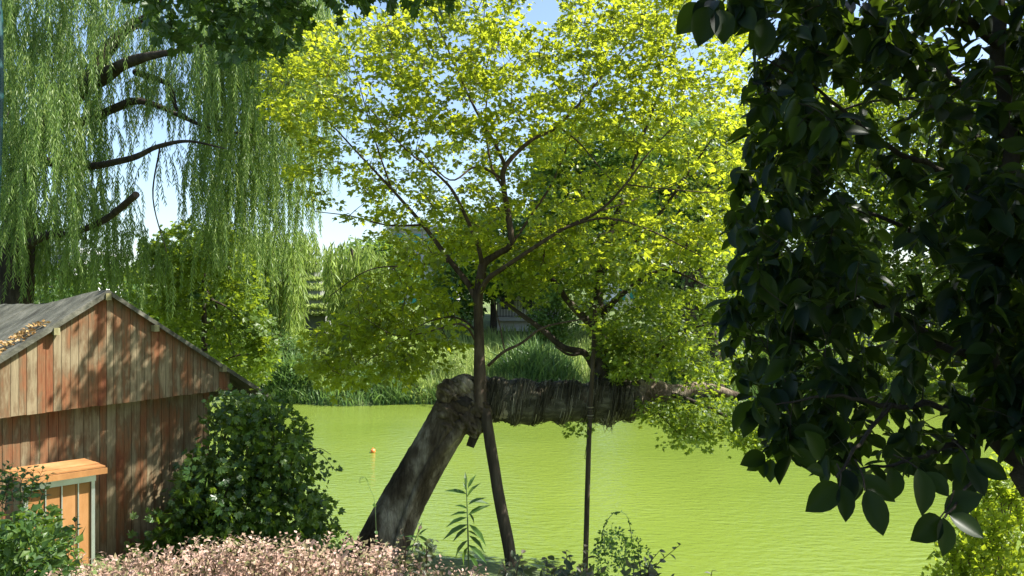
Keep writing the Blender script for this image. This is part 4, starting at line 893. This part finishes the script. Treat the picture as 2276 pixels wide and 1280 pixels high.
# ------------------------------------------------------------------ broad leaved tree at right, close to the camera
bt = thing('broad_leaf_tree', 'shaded broad leaved tree filling the right side close to the camera', 'tree', (2.34, 3.2, 2.9))
tm = MB(); nodes = []
for k, r in enumerate([
 [(2420, 1600, 3.2, .06), (2330, 1180, 3.25, .05), (2240, 980, 3.3, .045), (2225, 760, 3.3, .042), (2235, 500, 3.4, .038), (2220, 200, 3.5, .032), (2200, -300, 3.6, .025)],
 [(2228, 820, 3.3, .022), (2100, 770, 3.4, .016), (1980, 690, 3.5, .011), (1850, 640, 3.6, .007), (1700, 610, 3.6, .004)],
 [(2225, 900, 3.3, .02), (2120, 900, 3.1, .014), (1980, 900, 2.9, .01), (1850, 880, 2.8, .006), (1720, 900, 2.8, .003)],
 [(2225, 960, 3.3, .018), (2130, 980, 3.0, .012), (2040, 1020, 2.6, .007), (1920, 1040, 2.5, .004)],
 [(2235, 620, 3.4, .022), (2120, 560, 3.8, .015), (1950, 480, 4.1, .01), (1760, 420, 4.3, .005)],
 [(2235, 520, 3.4, .02), (2130, 400, 3.3, .014), (1980, 330, 3.2, .01), (1820, 200, 3.2, .006), (1680, 120, 3.2, .003)],
 [(2230, 300, 3.5, .02), (2120, 170, 3.9, .014), (1960, 80, 4.2, .01), (1760, 20, 4.5, .005)],
 [(2215, 100, 3.5, .018), (2050, -40, 3.1, .012), (1850, -60, 2.9, .008), (1600, -30, 2.8, .004)],
 [(2228, 700, 3.3, .02), (2120, 660, 4.3, .014), (2000, 760, 4.8, .01), (1800, 780, 5.2, .005)],
 [(2232, 420, 3.4, .02), (2150, 280, 4.5, .014), (2000, 220, 5.0, .01), (1800, 260, 5.2, .005)],
 [(2240, 500, 3.4, .02), (2300, 380, 3.3, .014), (2400, 250, 3.2, .01)],
 [(2120, 980, 3.0, .01), (2170, 1040, 2.6, .006), (2130, 1110, 2.3, .004), (2100, 1150, 2.25, .003)],
 [(1980, 900, 2.9, .008), (1900, 1000, 2.5, .006), (1860, 1060, 2.3, .004)]]):
    q = limb(tm, r, sides=8, rough=.05, seed=k + 80, wob=.6); nodes.append(q)
nodes = np.vstack(nodes)
poly = [(1700, -200), (1700, 60), (1690, 150), (1665, 230), (1645, 330), (1715, 385), (1640, 460), (1628, 560), (1650, 640), (1610, 720), (1605, 790), (1650, 830), (1620, 880), (1660, 930), (1700, 950), (1680, 1000), (1760, 985), (1830, 1030), (1900, 1020), (2000, 1010), (2120, 1010), (2200, 990), (2330, 970), (2500, 900), (2500, -300)]
gaps = [(2150, 100, 42), (2110, 80, 20), (2020, 45, 22), (2180, 60, 22), (2265, 45, 24), (1890, 60, 14), (1940, 440, 40), (2060, 300, 28), (2090, 330, 26), (1990, 560, 40), (2060, 620, 26), (2200, 560, 30), (1880, 320, 22), (1760, 330, 14), (2120, 700, 34), (1960, 700, 20), (2160, 830, 30), (2050, 860, 18), (1890, 760, 18), (1800, 560, 18), (1740, 250, 18), (1900, 230, 22), (2050, 450, 30), (2180, 420, 30), (2010, 190, 24), (2240, 360, 22), (2230, 680, 20)]; gaps = [(a, b, c * 1.1 + 10) for a, b, c in gaps]
C = np.vstack([scatter(poly, 190, 2.6, 3.4, gaps), scatter(poly, 400, 3.4, 4.3, gaps), scatter([(1620, 380), (1900, 380), (1900, 1000), (1700, 950), (1610, 780)], 100, 3.0, 4.2, gaps), scatter([(1690, -100), (1900, -100), (1900, 380), (1720, 380), (1660, 250)], 100, 3.0, 4.2, gaps)])
Cb = scatter([(1900, -100), (2400, -100), (2400, 960), (1900, 960)], 330, 4.3, 5.8, gaps)
mb = MB()
def whorls(mb, C, size, per=7):
    n = len(C); per_ = R.integers(per - 2, per + 3, n); idx = np.repeat(np.arange(n), per_); N = len(idx)
    a = R.random(N) * 6.283; ax = np.stack([np.cos(a) * .75, np.sin(a) * .75, R.uniform(-1.2, .15, N)], 1); nr = np.stack([-np.cos(a) * .2, -np.sin(a) * .2, np.ones(N)], 1) + R.normal(0, .45, (N, 3))
    pos = C[idx] + nrm(ax) * .012 + np.stack([0 * a, 0 * a, R.uniform(-.05, .05, N)], 1)
    put(mb, BROAD, pos, ax, nr, size * R.uniform(.5, 1.25, N), bend=R.uniform(-.35, .15, N))
whorls(mb, C, .10); whorls(mb, Cb, .095)
up = np.stack([R.uniform(2.2, 9, 2600), R.uniform(-4, 5.2, 2600), R.uniform(7.0, 9.2, 2600)], 1)  # unseen canopy added above the view for shade, cut back to keep hedge lit
up = up[(up[:, 1] < 3.7) | (up[:, 0] > 4.6)]; up = up[up[:, 2] > H + 760 / F * np.maximum(up[:, 1], 0) + .1]; whorls(mb, up, .16)
whorls(mb, scatter([(1940, -60), (2300, -60), (2320, 330), (2180, 330), (2080, 200), (1940, 160)], 75, 3.2, 5.0, [(2150, 105, 38), (2020, 45, 22), (2262, 45, 20)]), .10)
whorls(mb, scatter([(2170, 380), (2290, 380), (2320, 960), (2200, 960)], 60, 2.7, 3.1), .11)
side = np.stack([R.uniform(2.6, 7, 900), R.uniform(-4, 3.2, 900), R.uniform(3.6, 7, 900)], 1)  # unseen leaves right of the view, added to keep the tree dark
side = side[side[:, 0] > np.maximum(side[:, 1], 0) * .68 + .5]; whorls(mb, side, .16)
def hero(px, py, ex, ey, Y, dn=(0, -1, .35), wide=1.0):
    a, b = P(px, py, Y), P(ex, ey, Y - .05); L = np.linalg.norm(b - a); tv = BROAD[0].copy(); tv[:, 0] *= wide; put(mb, (tv, BROAD[1]), a[None], (b - a)[None], np.array([dn], float) + R.normal(0, .2, (1, 3)), L)
for r in ((1862, 1075, 1798, 1135, 2.3), (1872, 1078, 1885, 1158, 2.3), (1925, 1088, 1968, 1190, 2.2), (1905, 1060, 1995, 1110, 2.3), (2040, 1040, 2062, 1145, 2.2), (2055, 1050, 2112, 1100, 2.3), (2090, 1150, 2034, 1200, 2.2), (2096, 1150, 2105, 1235, 2.2), (2110, 1145, 2192, 1190, 2.25), (2100, 1140, 2180, 1095, 2.3), (2150, 1028, 2195, 1100, 2.4), (2165, 1022, 2242, 1065, 2.4), (1825, 1020, 1800, 960, 2.5), (1830, 1050, 1800, 1040, 2.4), (1870, 1040, 1900, 1110, 2.5), (1800, 960, 1830, 1020, 2.6), (1985, 1040, 1990, 1110, 2.5), (1700, 1010, 1650, 1030, 3.2), (1712, 1020, 1712, 1070, 3.2), (1700, 1015, 1665, 1045, 3.3), (1690, 1020, 1700, 1060, 3.2), (1740, 990, 1730, 1030, 3.3), (1560, 10, 1510, 70, 3.0), (1575, 15, 1556, 95, 2.9), (1600, 20, 1612, 90, 2.9), (1590, 0, 1545, 45, 3.0), (1620, 0, 1660, 60, 3.0), (1640, 10, 1622, 75, 3.0), (1690, 60, 1672, 105, 3.0), (1700, 40, 1695, 125, 2.9), (1650, -5, 1700, 50, 3.0)):
    hero(*r, wide=random.uniform(.95, 1.2))
C2 = np.array([P(x, y, Y) for x, y, Y in ((1590, -20, 3.0), (1620, -15, 3.1), (1650, 0, 3.0), (1680, 20, 3.0), (1690, 0, 3.3), (1700, 40, 3.0), (1865, 1060, 2.5), (1925, 1050, 2.5), (2040, 1030, 2.5), (2160, 1010, 2.6), (1840, 1000, 2.7), (1980, 1020, 2.7), (2090, 1010, 2.7), (1720, 985, 3.2), (1760, 980, 3.1))]); whorls(mb, C2, .12, 6)
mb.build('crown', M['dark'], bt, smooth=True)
tw = tm; twigs(tw, np.vstack([C, Cb, C2]), nodes, .0022, far=.75); 
for a, b in (((2120, 1090), (2090, 1150)), ((1985, 1010), (2045, 1045)), ((1860, 1030), (1866, 1080)), ((2120, 980), (2155, 1028)), ((1900, 1020), (1922, 1090))): tube(tw, spline([P(*a, 2.3), P((a[0] + b[0]) / 2 + 6, (a[1] + b[1]) / 2, 2.28), P(*b, 2.25)], 4), .0025, 4)
tm.build('trunk', M['barkdark'], bt, smooth=True)

# leaves hanging in from the tree overhead
oh = thing('overhanging_tree', 'shaded rounded leaves hanging in from the top left edge of the view', 'tree', (4.4, -2.2, 3.3))
tm = MB(); q = spline([(4.4, -2.2, 3.2), (4.2, -2.0, 6), (3.2, -.6, 8.6), (1.2, 2.2, 9.3), (-.6, 5.2, 8.1), (-1.6, 6.0, 7.55), (-2.4, 6.3, 7.45)], 7); tube(tm, q, np.linspace(.2, .012, len(q)), 10, .05)
q2 = spline([(3.2, -.6, 8.6), (5, 2, 9.5), (6.5, 4.5, 9.8)], 6); tube(tm, q2, np.linspace(.1, .03, len(q2)), 8, .05); q3 = spline([(4.2, -2, 6), (1.5, -3, 8), (-1.5, -3, 8.6)], 6); tube(tm, q3, np.linspace(.1, .03, len(q3)), 8, .05)
tm.build('trunk', M['barkdark'], oh, smooth=True)
C = scatter([(270, -60), (1020, -60), (960, 0), (880, 10), (800, 10), (700, 30), (640, 80), (600, 110), (540, 130), (480, 90), (330, 60)], 80, 5.6, 6.8, [(660, 60, 10)])
mb = MB(); sprays(mb, C, 15, .14, .06, LOBED, .085, .6, .5, .4, .5)
n = 420; C = np.stack([R.uniform(-3.2, 2.5, n), R.uniform(5.5, 7.2, n), R.uniform(8.2, 9.6, n)], 1); sprays(mb, C, 20, .3, .1, LOBED, .1, .4, .5, .4, .5)  # second batch: unseen canopy above the hanging leaves, added to shade them
n = 1100; C = np.stack([R.uniform(1.2, 9, n), R.uniform(-5, 4.5, n), R.uniform(8.2, 10.5, n)], 1); C = C[(C[:, 1] < 3.2 + .25 * (C[:, 0] - 3))]  # unseen crown overhead, put in to shade the near leaves
C = np.vstack([C, np.stack([R.uniform(-4, 2, 500), R.uniform(-6, -.5, 500), R.uniform(7, 9.5, 500)], 1)])  # unseen crown behind the camera, also put in for its shade
sprays(mb, C, 22, .4, .12, LEAF, .16, .4, .5, .4, .5)
mb.build('crown', M['top'], oh)
